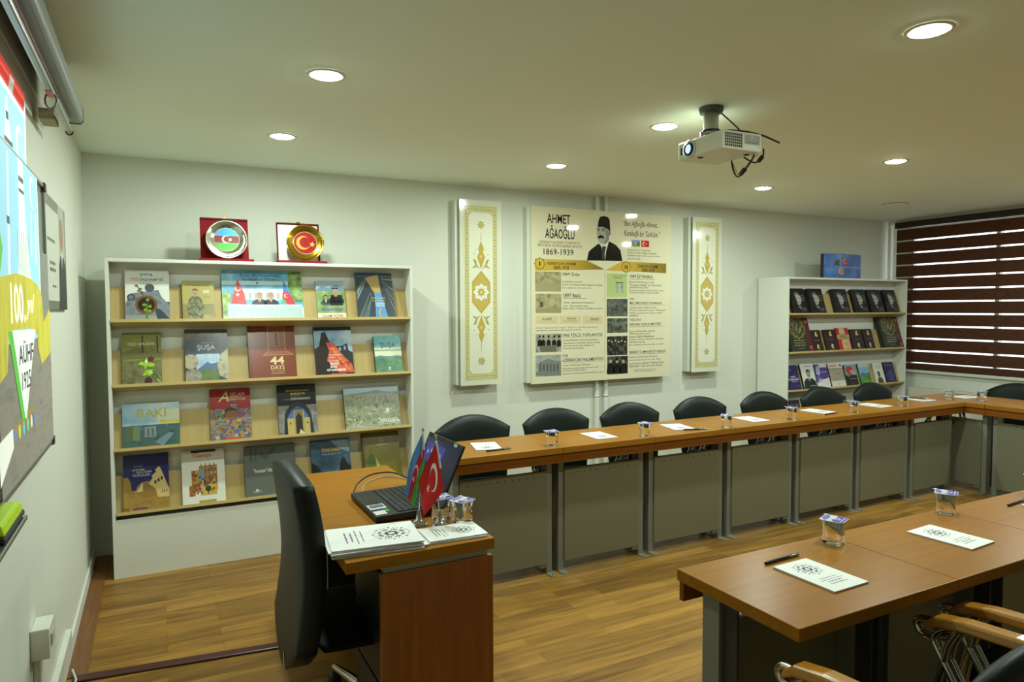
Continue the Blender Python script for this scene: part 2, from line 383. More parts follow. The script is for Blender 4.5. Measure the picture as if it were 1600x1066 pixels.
# the projector's picture on wall and board: its light painted as glowing prints
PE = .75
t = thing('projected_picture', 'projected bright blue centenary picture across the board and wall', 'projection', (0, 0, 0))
SKY, RED_, WH, YEL, GRN = '9fdcf2', 'd8443a', 'eef6f0', 'd9cf3c', '5fc24a'
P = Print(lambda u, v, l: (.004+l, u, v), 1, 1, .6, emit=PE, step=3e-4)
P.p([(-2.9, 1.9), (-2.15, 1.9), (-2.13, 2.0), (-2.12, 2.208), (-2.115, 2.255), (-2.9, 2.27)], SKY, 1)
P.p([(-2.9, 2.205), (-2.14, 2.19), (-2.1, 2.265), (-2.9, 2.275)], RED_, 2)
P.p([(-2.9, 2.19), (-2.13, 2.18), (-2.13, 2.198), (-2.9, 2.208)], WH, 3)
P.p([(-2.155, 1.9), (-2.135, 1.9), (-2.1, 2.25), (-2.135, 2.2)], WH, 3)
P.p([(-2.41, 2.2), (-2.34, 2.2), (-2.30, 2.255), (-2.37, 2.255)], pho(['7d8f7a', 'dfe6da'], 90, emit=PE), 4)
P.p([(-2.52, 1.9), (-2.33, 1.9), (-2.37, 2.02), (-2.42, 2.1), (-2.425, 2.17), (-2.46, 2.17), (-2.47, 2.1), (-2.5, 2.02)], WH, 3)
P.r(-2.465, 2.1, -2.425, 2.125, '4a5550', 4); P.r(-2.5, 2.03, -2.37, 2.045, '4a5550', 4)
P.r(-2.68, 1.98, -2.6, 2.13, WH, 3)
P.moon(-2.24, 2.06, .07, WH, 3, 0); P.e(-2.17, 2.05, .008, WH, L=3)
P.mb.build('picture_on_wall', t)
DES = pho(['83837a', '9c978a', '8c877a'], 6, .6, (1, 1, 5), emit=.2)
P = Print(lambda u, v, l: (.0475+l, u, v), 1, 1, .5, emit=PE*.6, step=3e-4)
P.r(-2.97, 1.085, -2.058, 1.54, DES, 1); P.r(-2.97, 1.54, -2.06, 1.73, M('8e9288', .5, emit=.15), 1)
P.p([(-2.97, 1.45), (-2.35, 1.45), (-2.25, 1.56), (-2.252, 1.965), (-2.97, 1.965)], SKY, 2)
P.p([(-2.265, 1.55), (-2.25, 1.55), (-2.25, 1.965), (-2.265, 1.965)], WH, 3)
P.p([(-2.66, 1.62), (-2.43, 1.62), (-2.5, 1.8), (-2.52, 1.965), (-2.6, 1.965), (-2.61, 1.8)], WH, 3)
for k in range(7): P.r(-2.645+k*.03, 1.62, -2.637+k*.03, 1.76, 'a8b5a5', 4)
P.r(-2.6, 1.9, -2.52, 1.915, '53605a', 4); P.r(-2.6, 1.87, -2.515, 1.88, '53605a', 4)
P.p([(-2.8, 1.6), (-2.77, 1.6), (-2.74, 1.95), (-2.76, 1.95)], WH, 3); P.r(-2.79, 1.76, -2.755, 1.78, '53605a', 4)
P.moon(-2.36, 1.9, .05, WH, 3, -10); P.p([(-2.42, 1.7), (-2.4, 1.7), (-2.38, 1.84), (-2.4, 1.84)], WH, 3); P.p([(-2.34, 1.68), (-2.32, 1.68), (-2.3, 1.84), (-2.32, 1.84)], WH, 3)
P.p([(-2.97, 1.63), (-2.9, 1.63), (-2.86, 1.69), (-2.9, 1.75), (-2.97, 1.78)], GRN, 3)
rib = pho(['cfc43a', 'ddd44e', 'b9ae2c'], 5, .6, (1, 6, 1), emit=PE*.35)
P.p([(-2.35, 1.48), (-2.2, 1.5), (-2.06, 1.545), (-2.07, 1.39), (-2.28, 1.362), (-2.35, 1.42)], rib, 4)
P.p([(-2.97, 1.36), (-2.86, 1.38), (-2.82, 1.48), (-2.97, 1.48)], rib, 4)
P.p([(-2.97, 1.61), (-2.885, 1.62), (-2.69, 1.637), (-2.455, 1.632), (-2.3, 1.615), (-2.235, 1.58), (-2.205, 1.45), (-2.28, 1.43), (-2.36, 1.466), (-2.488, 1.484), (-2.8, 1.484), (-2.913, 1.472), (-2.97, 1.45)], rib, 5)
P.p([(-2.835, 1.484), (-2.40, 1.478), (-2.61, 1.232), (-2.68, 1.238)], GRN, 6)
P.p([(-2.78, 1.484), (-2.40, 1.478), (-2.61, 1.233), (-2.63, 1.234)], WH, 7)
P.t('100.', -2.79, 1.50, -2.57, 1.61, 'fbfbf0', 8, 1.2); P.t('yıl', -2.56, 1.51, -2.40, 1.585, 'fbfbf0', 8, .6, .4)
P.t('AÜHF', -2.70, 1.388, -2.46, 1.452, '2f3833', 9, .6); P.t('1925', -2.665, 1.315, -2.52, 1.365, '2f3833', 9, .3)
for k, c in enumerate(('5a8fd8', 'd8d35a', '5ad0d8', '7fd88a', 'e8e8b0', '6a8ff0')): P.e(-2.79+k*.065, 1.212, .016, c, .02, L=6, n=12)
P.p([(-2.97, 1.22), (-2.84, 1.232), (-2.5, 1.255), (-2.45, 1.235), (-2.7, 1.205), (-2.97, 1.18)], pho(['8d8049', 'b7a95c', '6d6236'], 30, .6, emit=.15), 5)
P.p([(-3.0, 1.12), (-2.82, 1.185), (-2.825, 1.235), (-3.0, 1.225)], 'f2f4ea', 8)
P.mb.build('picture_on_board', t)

t = thing('portrait_poster', 'portrait print of a man in a suit on the left wall behind the board', 'wall poster', (0, -1.45, 1.54))
box('backing', 0, -.34, 0, .012, .32, .456, M('77766a', .4), t)
P = Print(lambda u, v, l: (.0125+l, -.34+.66*u, v*.456), .66, .456, .35)
P.r(0, .08, .62, .9, 'd9dccd'); P.r(.62, .0, 1, 1, 'bdbfae'); P.r(0, .9, .62, 1, '8d8a78'); P.r(.93, .0, 1, 1, '8f8e80', 2)
P.e(.76, .72, .1, 'b08465', .15, L=3); P.e(.76, .82, .09, '8f8d88', .06, L=2); P.p([(.56, 0), (.6, .42), (.68, .52), (.86, .52), (.95, .42), (.98, 0)], '24282c', 3); P.p([(.72, .54), (.82, .54), (.77, .3)], 'dfe3e2', 4); P.p([(.755, .5), (.785, .5), (.79, .3), (.77, .25), (.75, .3)], '394a6a', 5)
P.dashes(.08, .42, .6, .03, '55564d', seed=3); P.dashes(.16, .4, .4, .03, '55564d', seed=4); P.dashes(.16, .42, .34, .03, '55564d', seed=6); P.dashes(.25, .45, .2, .02, '55564d', seed=5)
P.mb.build('printed_sheet', t)
t = thing('cable_trunking', 'white cable trunking running along the foot of the left wall', 'cable trunking', (0, -1.49, .085))
box('cover', 0, -4.6, 0, .024, 0, .078, PLASTIC, t, .003)
t = thing('wall_socket', 'white surface-mounted socket box low on the left wall', 'socket box', (0, -2.3, .42))
box('housing', 0, -.06, 0, .052, .06, .1, PLASTIC, t, .004); box('rocker', .052, -.03, .03, .056, .03, .07, M('b9bba9', .4), t, .002); box('conduit', 0, -.02, -.26, .022, .02, 0, PLASTIC, t, .003)
o = MB().tube([(.03, -1.58, .02), (.05, -1.66, .012), (.04, -1.8, .008), (.05, -2.3, .006)], .004, PLASTIC).build('white_cable'); tag(o, 'short white cable on the floor at the end of the maroon strip', 'cable')

# ------------------------------------------------------------------ window wall
bl = thing('window_blind', 'dark brown zebra roller blind drawn down over the window', 'window blind', (W-.012, 0, 0))
box('head_rail', -.03, -2.7, 2.4065, .012, -.095, 2.472, M('2a1a10', .5), bl, .006)
ZB = 2.3898; PITCHB = .1331
for k in range(12):
    z1 = ZB-k*PITCHB; box('fabric_band', -.0012, -2.69, z1-(PITCHB-.0165 if k < 11 else .05), .0012, -.105, z1, FABRIC, bl)
SHEER = M('cfc9b6', .8); b = MB()
for k in range(12):
    for q in (.35, .7): b.box(-.0004, -2.69, ZB-k*PITCHB+.0165*q-.0007, .0004, -.105, ZB-k*PITCHB+.0165*q+.0007, SHEER)
tag(b.build('sheer_threads', bl), kind='stuff')
box('bottom_rail', -.009, -2.69, ZB-11*PITCHB-.068, .009, -.105, ZB-11*PITCHB-.048, M('3a2416', .4), bl, .004)
b = MB(); b.tube([(-.02, -.088, 2.43), (-.02, -.088, 1.1)], .0025, M('c9c9bd', .4)); b.build('bead_chain', bl)
t = thing('radiator', 'cream panel radiator under the window behind the corner table', 'radiator', (W-.145, -1.35, .12))
b = MB(); b.box(0, -1.0, 0, .02, 1.0, .56, M('cfd1bd', .4)); b.box(.06, -1.0, 0, .08, 1.0, .56, M('cfd1bd', .4)); b.build('panel', t, bevel=.006)
b = MB()
for k in range(40): b.box(.004, -.98+k*.05, .545, .076, -.958+k*.05, .562, M('b4b6a4', .4))
b.build('top_grille', t)
b = MB(); b.box(.08, -.8, .05, .11, -.76, .5, M('b4b6a4', .4)); b.box(.08, .76, .05, .11, .8, .5, M('b4b6a4', .4)); b.build('wall_bracket', t)

# ------------------------------------------------------------------ back wall
for i, (x, lab) in enumerate(((3.757, 'left of the two white pipes running up the wall behind the poster board'), (3.85, 'right of the two white pipes running up the wall behind the poster board'))):
    t = thing('wall_pipe', lab, 'pipe', (x, -.021, 0), 0, 'white pipes behind the poster board')
    MB().tube([(0, 0, .075), (0, 0, H)], .02, WHITE, 16).build('pipe', t)
    for z in (.5, .78): MB().lathe([(.0205, -.008), (.0225, -.008), (.0225, .008), (.0205, .008)], PLASTIC, 16, (0, 0, z)).build('clip', t)

GOLD, GOLD2, PALE = 'b9a24e', '8f7d33', 'ddddc4'
def wall_panel(x, label):
    t = thing('ornament_panel', label, 'wall panel', (x, 0, .945), 0, 'tall ornamental wall panels')
    w_, h_ = .355, 1.43
    box('box_frame', -.195, -.07, .006, .15, 0, h_-.006, M('d3d8c8', .5), t)
    P = Print(lambda u, v, l: (-w_/2+.01+u*w_, -.098-l, v*h_), w_, h_, .12)
    P.mb.box(-w_/2+.01, -.098, 0, w_/2+.01, -.092, h_, M('d8d9c2', .12, coat=.3))
    P.r(.09, .022, .91, .975, 'cfcc9f', 1); P.r(.105, .026, .895, .971, 'd9d8b6', 2); P.r(.125, .031, .875, .966, GOLD2, 3); P.r(.135, .033, .865, .964, 'c9c48c', 4)
    rg = random.Random(2)
    for k in range(54):
        v = .045+k*.0169
        for u in (.165, .835): P.p([(u-.014, v), (u, v+.006), (u+.014, v), (u, v-.006)], GOLD if k % 2 else GOLD2, 5)
    for k in range(9):
        u = .22+k*.07
        for v in (.048, .949): P.p([(u-.014, v), (u, v+.005), (u+.014, v), (u, v-.005)], GOLD2, 5)
    oct_ = [(.27, .06), (.73, .06), (.8, .082), (.8, .915), (.73, .937), (.27, .937), (.2, .915), (.2, .082)]
    P.p(oct_, GOLD2, 6); P.p([(.5+(u-.5)*.975, .4985+(v-.4985)*.997) for u, v in oct_], PALE, 7)
    for v in (.13, .868): P.star(.5, v, .105, GOLD2, 8, .45, 8); P.star(.5, v, .06, 'cbbf7c', 8, .55, 9); P.e(.5, v, .02, GOLD, L=10, n=10)
    c = .505
    P.p([(.28, c-.055), (.5, c-.117), (.72, c-.055), (.72, c+.055), (.5, c+.117), (.28, c+.055)], GOLD, 8)
    P.p([(.31, c-.048), (.5, c-.1), (.69, c-.048), (.69, c+.048), (.5, c+.1), (.31, c+.048)], 'bfa858', 9)
    P.star(.5, c, .2, 'e0e0cc', 8, .74, 10, 90); P.star(.5, c, .115, GOLD, 8, .55, 11)
    P.e(.5, c, .03, 'd8c98a', L=12, n=12)
    for a in range(0, 360, 45): P.e(.5+.23*math.cos(rad(a+22)), c+.23*math.sin(rad(a+22))*w_/h_, .018, 'd8a86a', L=12, n=8)
    for s_ in (1, -1):
        V = lambda d: c+s_*d
        P.p([(.5, V(.125)), (.44, V(.165)), (.4, V(.19)), (.455, V(.215)), (.43, V(.235)), (.5, V(.275)), (.57, V(.235)), (.545, V(.215)), (.6, V(.19)), (.56, V(.165))], GOLD, 8)
        P.p([(.494, V(.27)), (.506, V(.27)), (.503, V(.32)), (.497, V(.32))], GOLD2, 8); P.e(.5, V(.192), .035, 'd8b486', L=9, n=8)
        for q in (1, -1):
            U = lambda d: .5+q*d
            P.p([(U(.02), V(.122)), (U(.13), V(.143)), (U(.2), V(.18)), (U(.12), V(.172)), (U(.1), V(.15))], 'a59b52', 8)
            P.p([(U(.1), V(.135)), (U(.22), V(.128)), (U(.15), V(.145))], 'a59b52', 8)
            P.e(U(.17), V(.205), .02, 'c6bd84', L=8, n=8); P.e(U(.12), V(.23), .015, 'c6bd84', L=8, n=8)
    P.mb.build('printed_face', t)
wall_panel(2.615, 'tall gold-ornamented wall panel left of the poster board'); wall_panel(4.925, 'tall gold-ornamented wall panel right of the poster board')

# ------------------------------------------------------------------ the poster board
t = thing('poster_board', 'large cream history poster board with a portrait in a fez on the back wall', 'poster', (3.075, 0, .925))
box('box_frame', -.03, -.068, .008, 1.39, 0, 1.432, M('d3d8c8', .5), t)
P = Print(lambda u, v, l: (u*1.435, -.09-l, v*1.44), 1.435, 1.44, .045)
CREAM = M('dcd6b4', .045, coat=.2)
P.mb.box(0, -.09, 0, 1.435, -.068, 1.44, CREAM)
def grad(c0, c1, x0, x1):          # printed band running from light to dark gold
    m, nt, b = newmat('gold_band'); L = nt.links.new
    tc = nt.nodes.new('ShaderNodeTexCoord'); sx = nt.nodes.new('ShaderNodeSeparateXYZ'); mr = nt.nodes.new('ShaderNodeMapRange'); cr = nt.nodes.new('ShaderNodeValToRGB')
    mr.inputs[1].default_value = x0; mr.inputs[2].default_value = x1
    cr.color_ramp.elements[0].color = lin(c0); cr.color_ramp.elements[1].color = lin(c1)
    L(tc.outputs['Object'], sx.inputs[0]); L(sx.outputs[0], mr.inputs[0]); L(mr.outputs[0], cr.inputs[0]); L(cr.outputs[0], b.inputs['Base Color']); b.inputs['Roughness'].default_value = .12
    return m
GRAD1, GRAD2 = grad('c9a944', '6b5216', .3, .8), grad('c9a944', '75611f', .95, 1.42)
SEP1, SEP2 = pho(['6a6446', 'a59d74', 'bdb58c'], 18, .12), pho(['77714f', 'aca47a', 'b9b188'], 16, .12)
GRY1, GRY2 = pho(['8b8a76', 'a9a892', '6a695a'], 20, .12), pho(['7d827c', 'a8ada4', '5a5f5a'], 14, .12)
DRK1, DRK2, DRK3 = pho(['2e322d', '5a5f57', '777b70'], 24, .12), pho(['2c3029', '565b4e', '8b8d7c'], 24, .12), pho(['161713', '2e2f29', '6b6b5e'], 26, .12)
P.t('AHMET', 0.101, 0.91, 0.257, 0.962, '1d1c1a', 4, .85, 0)
P.t('AĞAOĞLU', 0.089, 0.823, 0.286, 0.898, '1d1c1a', 4, .85, 0)
P.t("AZERBAYCAN'DAN TÜRKİYE'YE", 0.047, 0.796, 0.323, 0.814, '8c5a44', 4, 0.2, 0)
P.t('BİR FİKİR VE MÜCADELE HAYATI', 0.042, 0.776, 0.334, 0.796, '48443a', 4, 0, 0)
P.t('1869-1939', 0.079, 0.731, 0.279, 0.766, '1d1c1a', 4, 0.3, 0)
P.p([(0.024, 0.706), (0.371, 0.706), (0.499, 0.656), (0.024, 0.638)], GRAD1, 1)
P.p([(0.508, 0.654), (0.624, 0.708), (0.963, 0.703), (0.963, 0.644), (0.505, 0.651)], GRAD2, 1)
P.star(0.054, 0.679, .036, '5e4d18', 8, .86, 2); P.star(0.054, 0.679, .032, 'c9a944', 8, .86, 3)
P.star(0.655, 0.674, .036, '5e4d18', 8, .86, 2); P.star(0.655, 0.674, .032, 'c9a944', 8, .86, 3)
P.t('I', 0.049, 0.667, 0.057, 0.69, '1d1c1a', 4, 0.8, 0)
P.t('II', 0.645, 0.662, 0.666, 0.685, '1d1c1a', 4, 0.8, 0)
P.t('AZERBAYCAN DÖNEMİ', 0.1, 0.675, 0.296, 0.696, '1d1c1a', 4, 0.6, 0)
P.t('1869-1918', 0.144, 0.649, 0.247, 0.671, '1d1c1a', 4, 0.6, 0)
P.t('TÜRKİYE DÖNEMİ', 0.741, 0.671, 0.899, 0.698, '1d1c1a', 4, 0.6, 0)
P.t('1909-1939', 0.774, 0.647, 0.87, 0.668, '1d1c1a', 4, 0.6, 0)
P.r(0.024, 0.523, 0.195, 0.635, SEP1, 1)
P.r(0.026, 0.401, 0.196, 0.51, SEP2, 1)
P.r(0.026, 0.339, 0.176, 0.386, 'd5c698', 1)
P.t('KASPİ', 0.072, 0.361, 0.132, 0.377, '4a4530', 4, 0.4, 0)
P.r(0.049, 0.355, 0.153, 0.356, '8f8560', 2)
P.r(0.049, 0.348, 0.153, 0.349, '8f8560', 2)
P.r(0.186, 0.337, 0.33, 0.384, 'd5c698', 1)
P.t('İRŞAD', 0.235, 0.36, 0.297, 0.376, '4a4530', 4, 0.4, 0)
P.r(0.21, 0.353, 0.305, 0.355, '8f8560', 2)
P.r(0.21, 0.346, 0.305, 0.347, '8f8560', 2)
P.r(0.343, 0.335, 0.484, 0.383, 'd5c698', 1)
P.t('TERAKKİ', 0.393, 0.358, 0.457, 0.374, '4a4530', 4, 0.4, 0)
P.r(0.368, 0.351, 0.459, 0.353, '8f8560', 2)
P.r(0.368, 0.344, 0.459, 0.345, '8f8560', 2)
P.r(0.025, 0.178, 0.196, 0.282, GRY1, 1)
P.r(0.025, 0.04, 0.194, 0.162, GRY2, 1)
P.t('1869 Şuşa', 0.205, 0.611, 0.321, 0.634, '33302a', 4, 0.5, 0)
P.r(0.204, 0.607, 0.365, 0.607, '6a6656', 2)
P.t("Karabağ'ın önemli", 0.204, 0.573, 0.335, 0.586, '48443a', 4, 0, 0)
P.t("kültür merkezlerinden Şuşa'da doğdu.", 0.204, 0.556, 0.486, 0.57, '48443a', 4, 0, 0)
P.t('İlk eğitimini burada aldı.', 0.204, 0.539, 0.406, 0.552, '48443a', 4, 0, 0)
P.t('1897 Bakü', 0.21, 0.49, 0.328, 0.513, '33302a', 4, 0.5, 0)
P.r(0.208, 0.483, 0.371, 0.485, '6a6656', 2)
P.t('"Kaspi" gazetesinin başyazarı', 0.208, 0.452, 0.423, 0.466, '48443a', 4, 0, 0)
P.t('oldu. Öğretmenlik yaptı.', 0.208, 0.434, 0.385, 0.448, '48443a', 4, 0, 0)
P.t('Bakü Şehir Meclisi üyeliğine seçildi.', 0.208, 0.418, 0.484, 0.432, '48443a', 4, 0, 0)
P.t('Ali Bey Hüseyinzade ile "Hayat", "İrşad" ve "Terakki" gazetelerini', 0.026, 0.311, 0.446, 0.323, '48443a', 4, 0, 0)
P.t('yayımlayarak toplumsal ve fikri uyanışı sürdürdü.', 0.026, 0.296, 0.334, 0.307, '48443a', 4, 0, 0)
P.t('1906 TİFLİS TOPLANTISI', 0.204, 0.263, 0.481, 0.285, '33302a', 4, 0.5, 0)
P.r(0.204, 0.259, 0.487, 0.26, '6a6656', 2)
P.t('Ermeni-Müslüman barış görüşmelerine', 0.208, 0.235, 0.454, 0.248, '48443a', 4, 0, 0)
P.t('Azerbaycan temsilcisi olarak katıldı.', 0.208, 0.218, 0.468, 0.231, '48443a', 4, 0, 0)
P.t('Aynı dönemde Difai teşkilatının', 0.208, 0.203, 0.425, 0.215, '48443a', 4, 0, 0)
P.t('kuruluşu gerçekleşti.', 0.208, 0.188, 0.353, 0.201, '48443a', 4, 0, 0)
P.t('1918', 0.204, 0.145, 0.238, 0.161, '33302a', 4, 0.4, 0)
P.t('AZERBAYCAN PARLAMENTOSU', 0.204, 0.117, 0.491, 0.137, '33302a', 4, 0.5, 0)
P.r(0.204, 0.111, 0.491, 0.112, '6a6656', 2)
P.t("7 Aralık 1918'de açılan Azerbaycan", 0.204, 0.09, 0.395, 0.102, '48443a', 4, 0, 0)
P.t('Parlamentosunda Karabağ milletvekili seçildi.', 0.204, 0.073, 0.459, 0.084, '48443a', 4, 0, 0)
P.t("Azerbaycan'ın bağımsızlığının", 0.204, 0.06, 0.367, 0.072, '48443a', 4, 0, 0)
P.t('tanınması için Paris Barış Konferansında yer aldı.', 0.204, 0.042, 0.488, 0.054, '48443a', 4, 0, 0)
P.r(0.499, 0.032, 0.501, 0.654, '8f8b70', 2)
P.r(0.512, 0.493, 0.661, 0.633, 'b4c47e', 1)
P.t('TÜRK YURDU', 0.551, 0.617, 0.651, 0.627, 'a8843a', 4, 0.3, 0)
P.t('SAYI', 0.564, 0.605, 0.624, 0.613, '1d1c1a', 4, 0.2, 0)
P.r(0.578, 0.518, 0.598, 0.578, GRY2, 2)
P.r(0.613, 0.519, 0.633, 0.578, GRY2, 2)
P.r(0.578, 0.578, 0.633, 0.583, '3c4426', 2)
P.r(0.513, 0.378, 0.666, 0.483, DRK1, 1)
P.r(0.517, 0.279, 0.666, 0.367, DRK2, 1)
P.r(0.516, 0.144, 0.666, 0.259, DRK3, 1)
P.r(0.518, 0.03, 0.67, 0.138, DRK3, 1)
P.t('1909 İSTANBUL', 0.682, 0.609, 0.861, 0.635, '33302a', 4, 0.5, 0)
P.r(0.682, 0.601, 0.874, 0.603, '6a6656', 2)
P.t('Maarif müfettişi görev aldı.', 0.678, 0.577, 0.871, 0.591, '48443a', 4, 0, 0)
P.t('"Tercüman-ı Hakikat" ve "Türk Yurdu"', 0.678, 0.561, 0.928, 0.575, '48443a', 4, 0, 0)
P.t('gazetelerinde çalıştı.', 0.678, 0.545, 0.829, 0.558, '48443a', 4, 0, 0)
P.t('İstanbul Darülfünununda dersler verdi.', 0.678, 0.53, 0.943, 0.543, '48443a', 4, 0, 0)
P.t("1912'de Karahisar mebusu seçildi.", 0.679, 0.514, 0.907, 0.527, '48443a', 4, 0, 0)
P.t('1921', 0.683, 0.476, 0.716, 0.489, '33302a', 4, 0.3, 0)
P.t('MİLLÎ MÜCADELE VE ANKARA', 0.683, 0.451, 0.932, 0.469, '33302a', 4, 0.4, 0)
P.r(0.683, 0.444, 0.953, 0.446, '6a6656', 2)
P.t("Ankara'ya geçti. Matbuat Umum", 0.683, 0.422, 0.891, 0.436, '48443a', 4, 0, 0)
P.t('Müdürü olarak görev yaptı. "Hâkimiyeti', 0.683, 0.406, 0.958, 0.419, '48443a', 4, 0, 0)
P.t('Milliye" gazetesinin başyazarlığını', 0.683, 0.39, 0.936, 0.403, '48443a', 4, 0, 0)
P.t('üstlendi.', 0.683, 0.376, 0.747, 0.39, '48443a', 4, 0, 0)
P.t('1925-1931', 0.684, 0.347, 0.765, 0.363, '33302a', 4, 0.3, 0)
P.t('ANKARA HUKUK MEKTEBİ', 0.679, 0.321, 0.923, 0.341, '33302a', 4, 0.4, 0)
P.r(0.679, 0.312, 0.94, 0.314, '6a6656', 2)
P.t('Kars milletvekili olarak', 0.679, 0.28, 0.877, 0.292, '48443a', 4, 0, 0)
P.t("TBMM'de görev yaptı.", 0.679, 0.263, 0.843, 0.277, '48443a', 4, 0, 0)
P.t('Ankara Hukuk Mektebinde', 0.679, 0.246, 0.869, 0.26, '48443a', 4, 0, 0)
P.t('Hukuk-ı Esasiye (Anayasa Hukuku)', 0.68, 0.229, 0.945, 0.242, '48443a', 4, 0, 0)
P.t('dersleri verdi.', 0.68, 0.214, 0.802, 0.227, '48443a', 4, 0, 0)
P.t('Bu müddette kadrosunda yer aldı.', 0.68, 0.196, 0.945, 0.208, '48443a', 4, 0, 0)
P.t('SERBEST CUMHURİYET FIRKASI', 0.68, 0.151, 0.96, 0.171, '33302a', 4, 0.4, 0)
P.r(0.68, 0.145, 0.953, 0.147, '6a6656', 2)
P.t('Serbest Cumhuriyet Fırkasının', 0.68, 0.12, 0.899, 0.134, '48443a', 4, 0, 0)
P.t('kurucu kadrosunda yer aldı. Daha', 0.68, 0.103, 0.923, 0.115, '48443a', 4, 0, 0)
P.t('sonra bu tecrübesini "Serbest Fırka', 0.681, 0.083, 0.946, 0.097, '48443a', 4, 0, 0)
P.t('Hatıraları" adlı eserinde anlattı.', 0.681, 0.067, 0.939, 0.08, '48443a', 4, 0, 0)
P.t('Fotoğraflar aileden alınmış olup', 0.715, 0.045, 0.889, 0.054, '48443a', 4, 0, 0)
P.t('halktan izinsiz çoğaltılamaz.', 0.715, 0.035, 0.872, 0.043, '48443a', 4, 0, 0)
P.t('“Ben Ağaoğlu Ahmet..', 0.633, 0.913, 0.897, 0.954, '2f2e2a', 4, .15, 0.35)
P.t("Karabağlı bir Türk'üm.”", 0.638, 0.852, 0.914, 0.898, '2f2e2a', 4, .15, 0.35)
flag_az(P, 0.695, 0.8, 0.758, 0.839)
flag_tr(P, 0.768, 0.8, 0.828, 0.839)
P.t("Azerbaycan ve Türkiye'nin", 0.664, 0.771, 0.837, 0.784, '48443a', 4, 0, 0)
P.t('düşünce, basın, hukuk ve siyaset', 0.664, 0.754, 0.886, 0.768, '48443a', 4, 0, 0)
P.t('hayatında çığır açan eserler bırakan', 0.664, 0.738, 0.915, 0.752, '48443a', 4, 0, 0)
P.t('öncü bir aydın.', 0.664, 0.718, 0.767, 0.732, '48443a', 4, 0, 0)
P.p([(0.371, 0.706), (0.384, 0.757), (0.408, 0.777), (0.455, 0.808), (0.47, 0.794), (0.491, 0.77), (0.521, 0.821), (0.534, 0.822), (0.58, 0.803), (0.612, 0.774), (0.627, 0.709)], '1e1f1c', 2)
P.p([(0.46, 0.811), (0.47, 0.794), (0.485, 0.74), (0.5, 0.71), (0.507, 0.761), (0.528, 0.826), (0.518, 0.841), (0.461, 0.828)], 'd9d9c6', 3)
P.p([(0.476, 0.787), (0.494, 0.795), (0.508, 0.788), (0.498, 0.756), (0.5, 0.71), (0.476, 0.72)], '3f4238', 4)
P.p([(0.442, 0.905), (0.485, 0.91), (0.533, 0.891), (0.542, 0.876), (0.541, 0.862), (0.53, 0.858), (0.526, 0.828), (0.503, 0.806), (0.47, 0.805), (0.454, 0.821), (0.445, 0.842), (0.44, 0.869)], 'a9a892', 5)
P.p([(0.503, 0.89), (0.538, 0.882), (0.541, 0.862), (0.53, 0.858), (0.526, 0.828), (0.503, 0.806), (0.488, 0.813), (0.509, 0.84)], '87867a', 6)
P.p([(0.447, 0.904), (0.452, 0.936), (0.458, 0.956), (0.47, 0.967), (0.497, 0.97), (0.521, 0.965), (0.532, 0.95), (0.538, 0.881), (0.521, 0.894), (0.485, 0.906)], '191a1b', 7)
P.p([(0.447, 0.844), (0.455, 0.853), (0.47, 0.859), (0.485, 0.853), (0.495, 0.844), (0.488, 0.837), (0.47, 0.84), (0.452, 0.836)], '24231f', 7)
P.p([(0.444, 0.892), (0.462, 0.897), (0.464, 0.892), (0.445, 0.887)], '3a3932', 7)
P.p([(0.476, 0.896), (0.5, 0.896), (0.5, 0.891), (0.476, 0.891)], '3a3932', 7)
P.p([(0.449, 0.884), (0.461, 0.885), (0.46, 0.881), (0.45, 0.88)], '2c2b26', 7)
P.p([(0.479, 0.885), (0.495, 0.886), (0.493, 0.881), (0.48, 0.881)], '2c2b26', 7)
P.p([(0.463, 0.887), (0.467, 0.865), (0.457, 0.862), (0.461, 0.873)], '8e8d7c', 7)
P.p([(0.038, 0.213), (0.038, 0.24), (0.047, 0.25), (0.058, 0.25), (0.066, 0.24), (0.066, 0.212)], '1f201c', 2)
P.e(0.052, 0.258, .0065, '8f8e7c', L=3, n=10); P.r(0.052-.006, 0.258+.004, 0.052+.006, 0.258+.017, '1a1a18', 4)
P.p([(0.061, 0.212), (0.061, 0.24), (0.07, 0.25), (0.082, 0.249), (0.09, 0.239), (0.09, 0.211)], '1f201c', 2)
P.e(0.076, 0.258, .0065, '8f8e7c', L=3, n=10); P.r(0.076-.006, 0.258+.004, 0.076+.006, 0.258+.017, '1a1a18', 4)
P.p([(0.097, 0.211), (0.097, 0.239), (0.105, 0.249), (0.118, 0.249), (0.125, 0.238), (0.125, 0.21)], '1f201c', 2)
P.e(0.111, 0.257, .0065, '8f8e7c', L=3, n=10); P.r(0.111-.006, 0.257+.004, 0.111+.006, 0.257+.017, '1a1a18', 4)
P.p([(0.133, 0.21), (0.133, 0.238), (0.141, 0.248), (0.153, 0.248), (0.162, 0.237), (0.162, 0.209)], '1f201c', 2)
P.e(0.148, 0.256, .0065, '8f8e7c', L=3, n=10); P.r(0.148-.006, 0.256+.004, 0.148+.006, 0.256+.017, '1a1a18', 4)
P.p([(0.165, 0.209), (0.165, 0.237), (0.174, 0.247), (0.186, 0.247), (0.194, 0.236), (0.194, 0.208)], '1f201c', 2)
P.e(0.18, 0.256, .0065, '8f8e7c', L=3, n=10); P.r(0.18-.006, 0.256+.004, 0.18+.006, 0.256+.017, '1a1a18', 4)
P.p([(0.052, 0.215), (0.162, 0.217), (0.164, 0.178), (0.057, 0.181)], '6b6a5a', 4)
P.e(0.543, 0.109, .011, 'a39c82', L=3, n=12); P.p([(0.543-.03, 0.038), (0.543-.024, 0.109-.025), (0.543, 0.109-.01), (0.543+.024, 0.109-.025), (0.543+.03, 0.038)], '171714', 2)
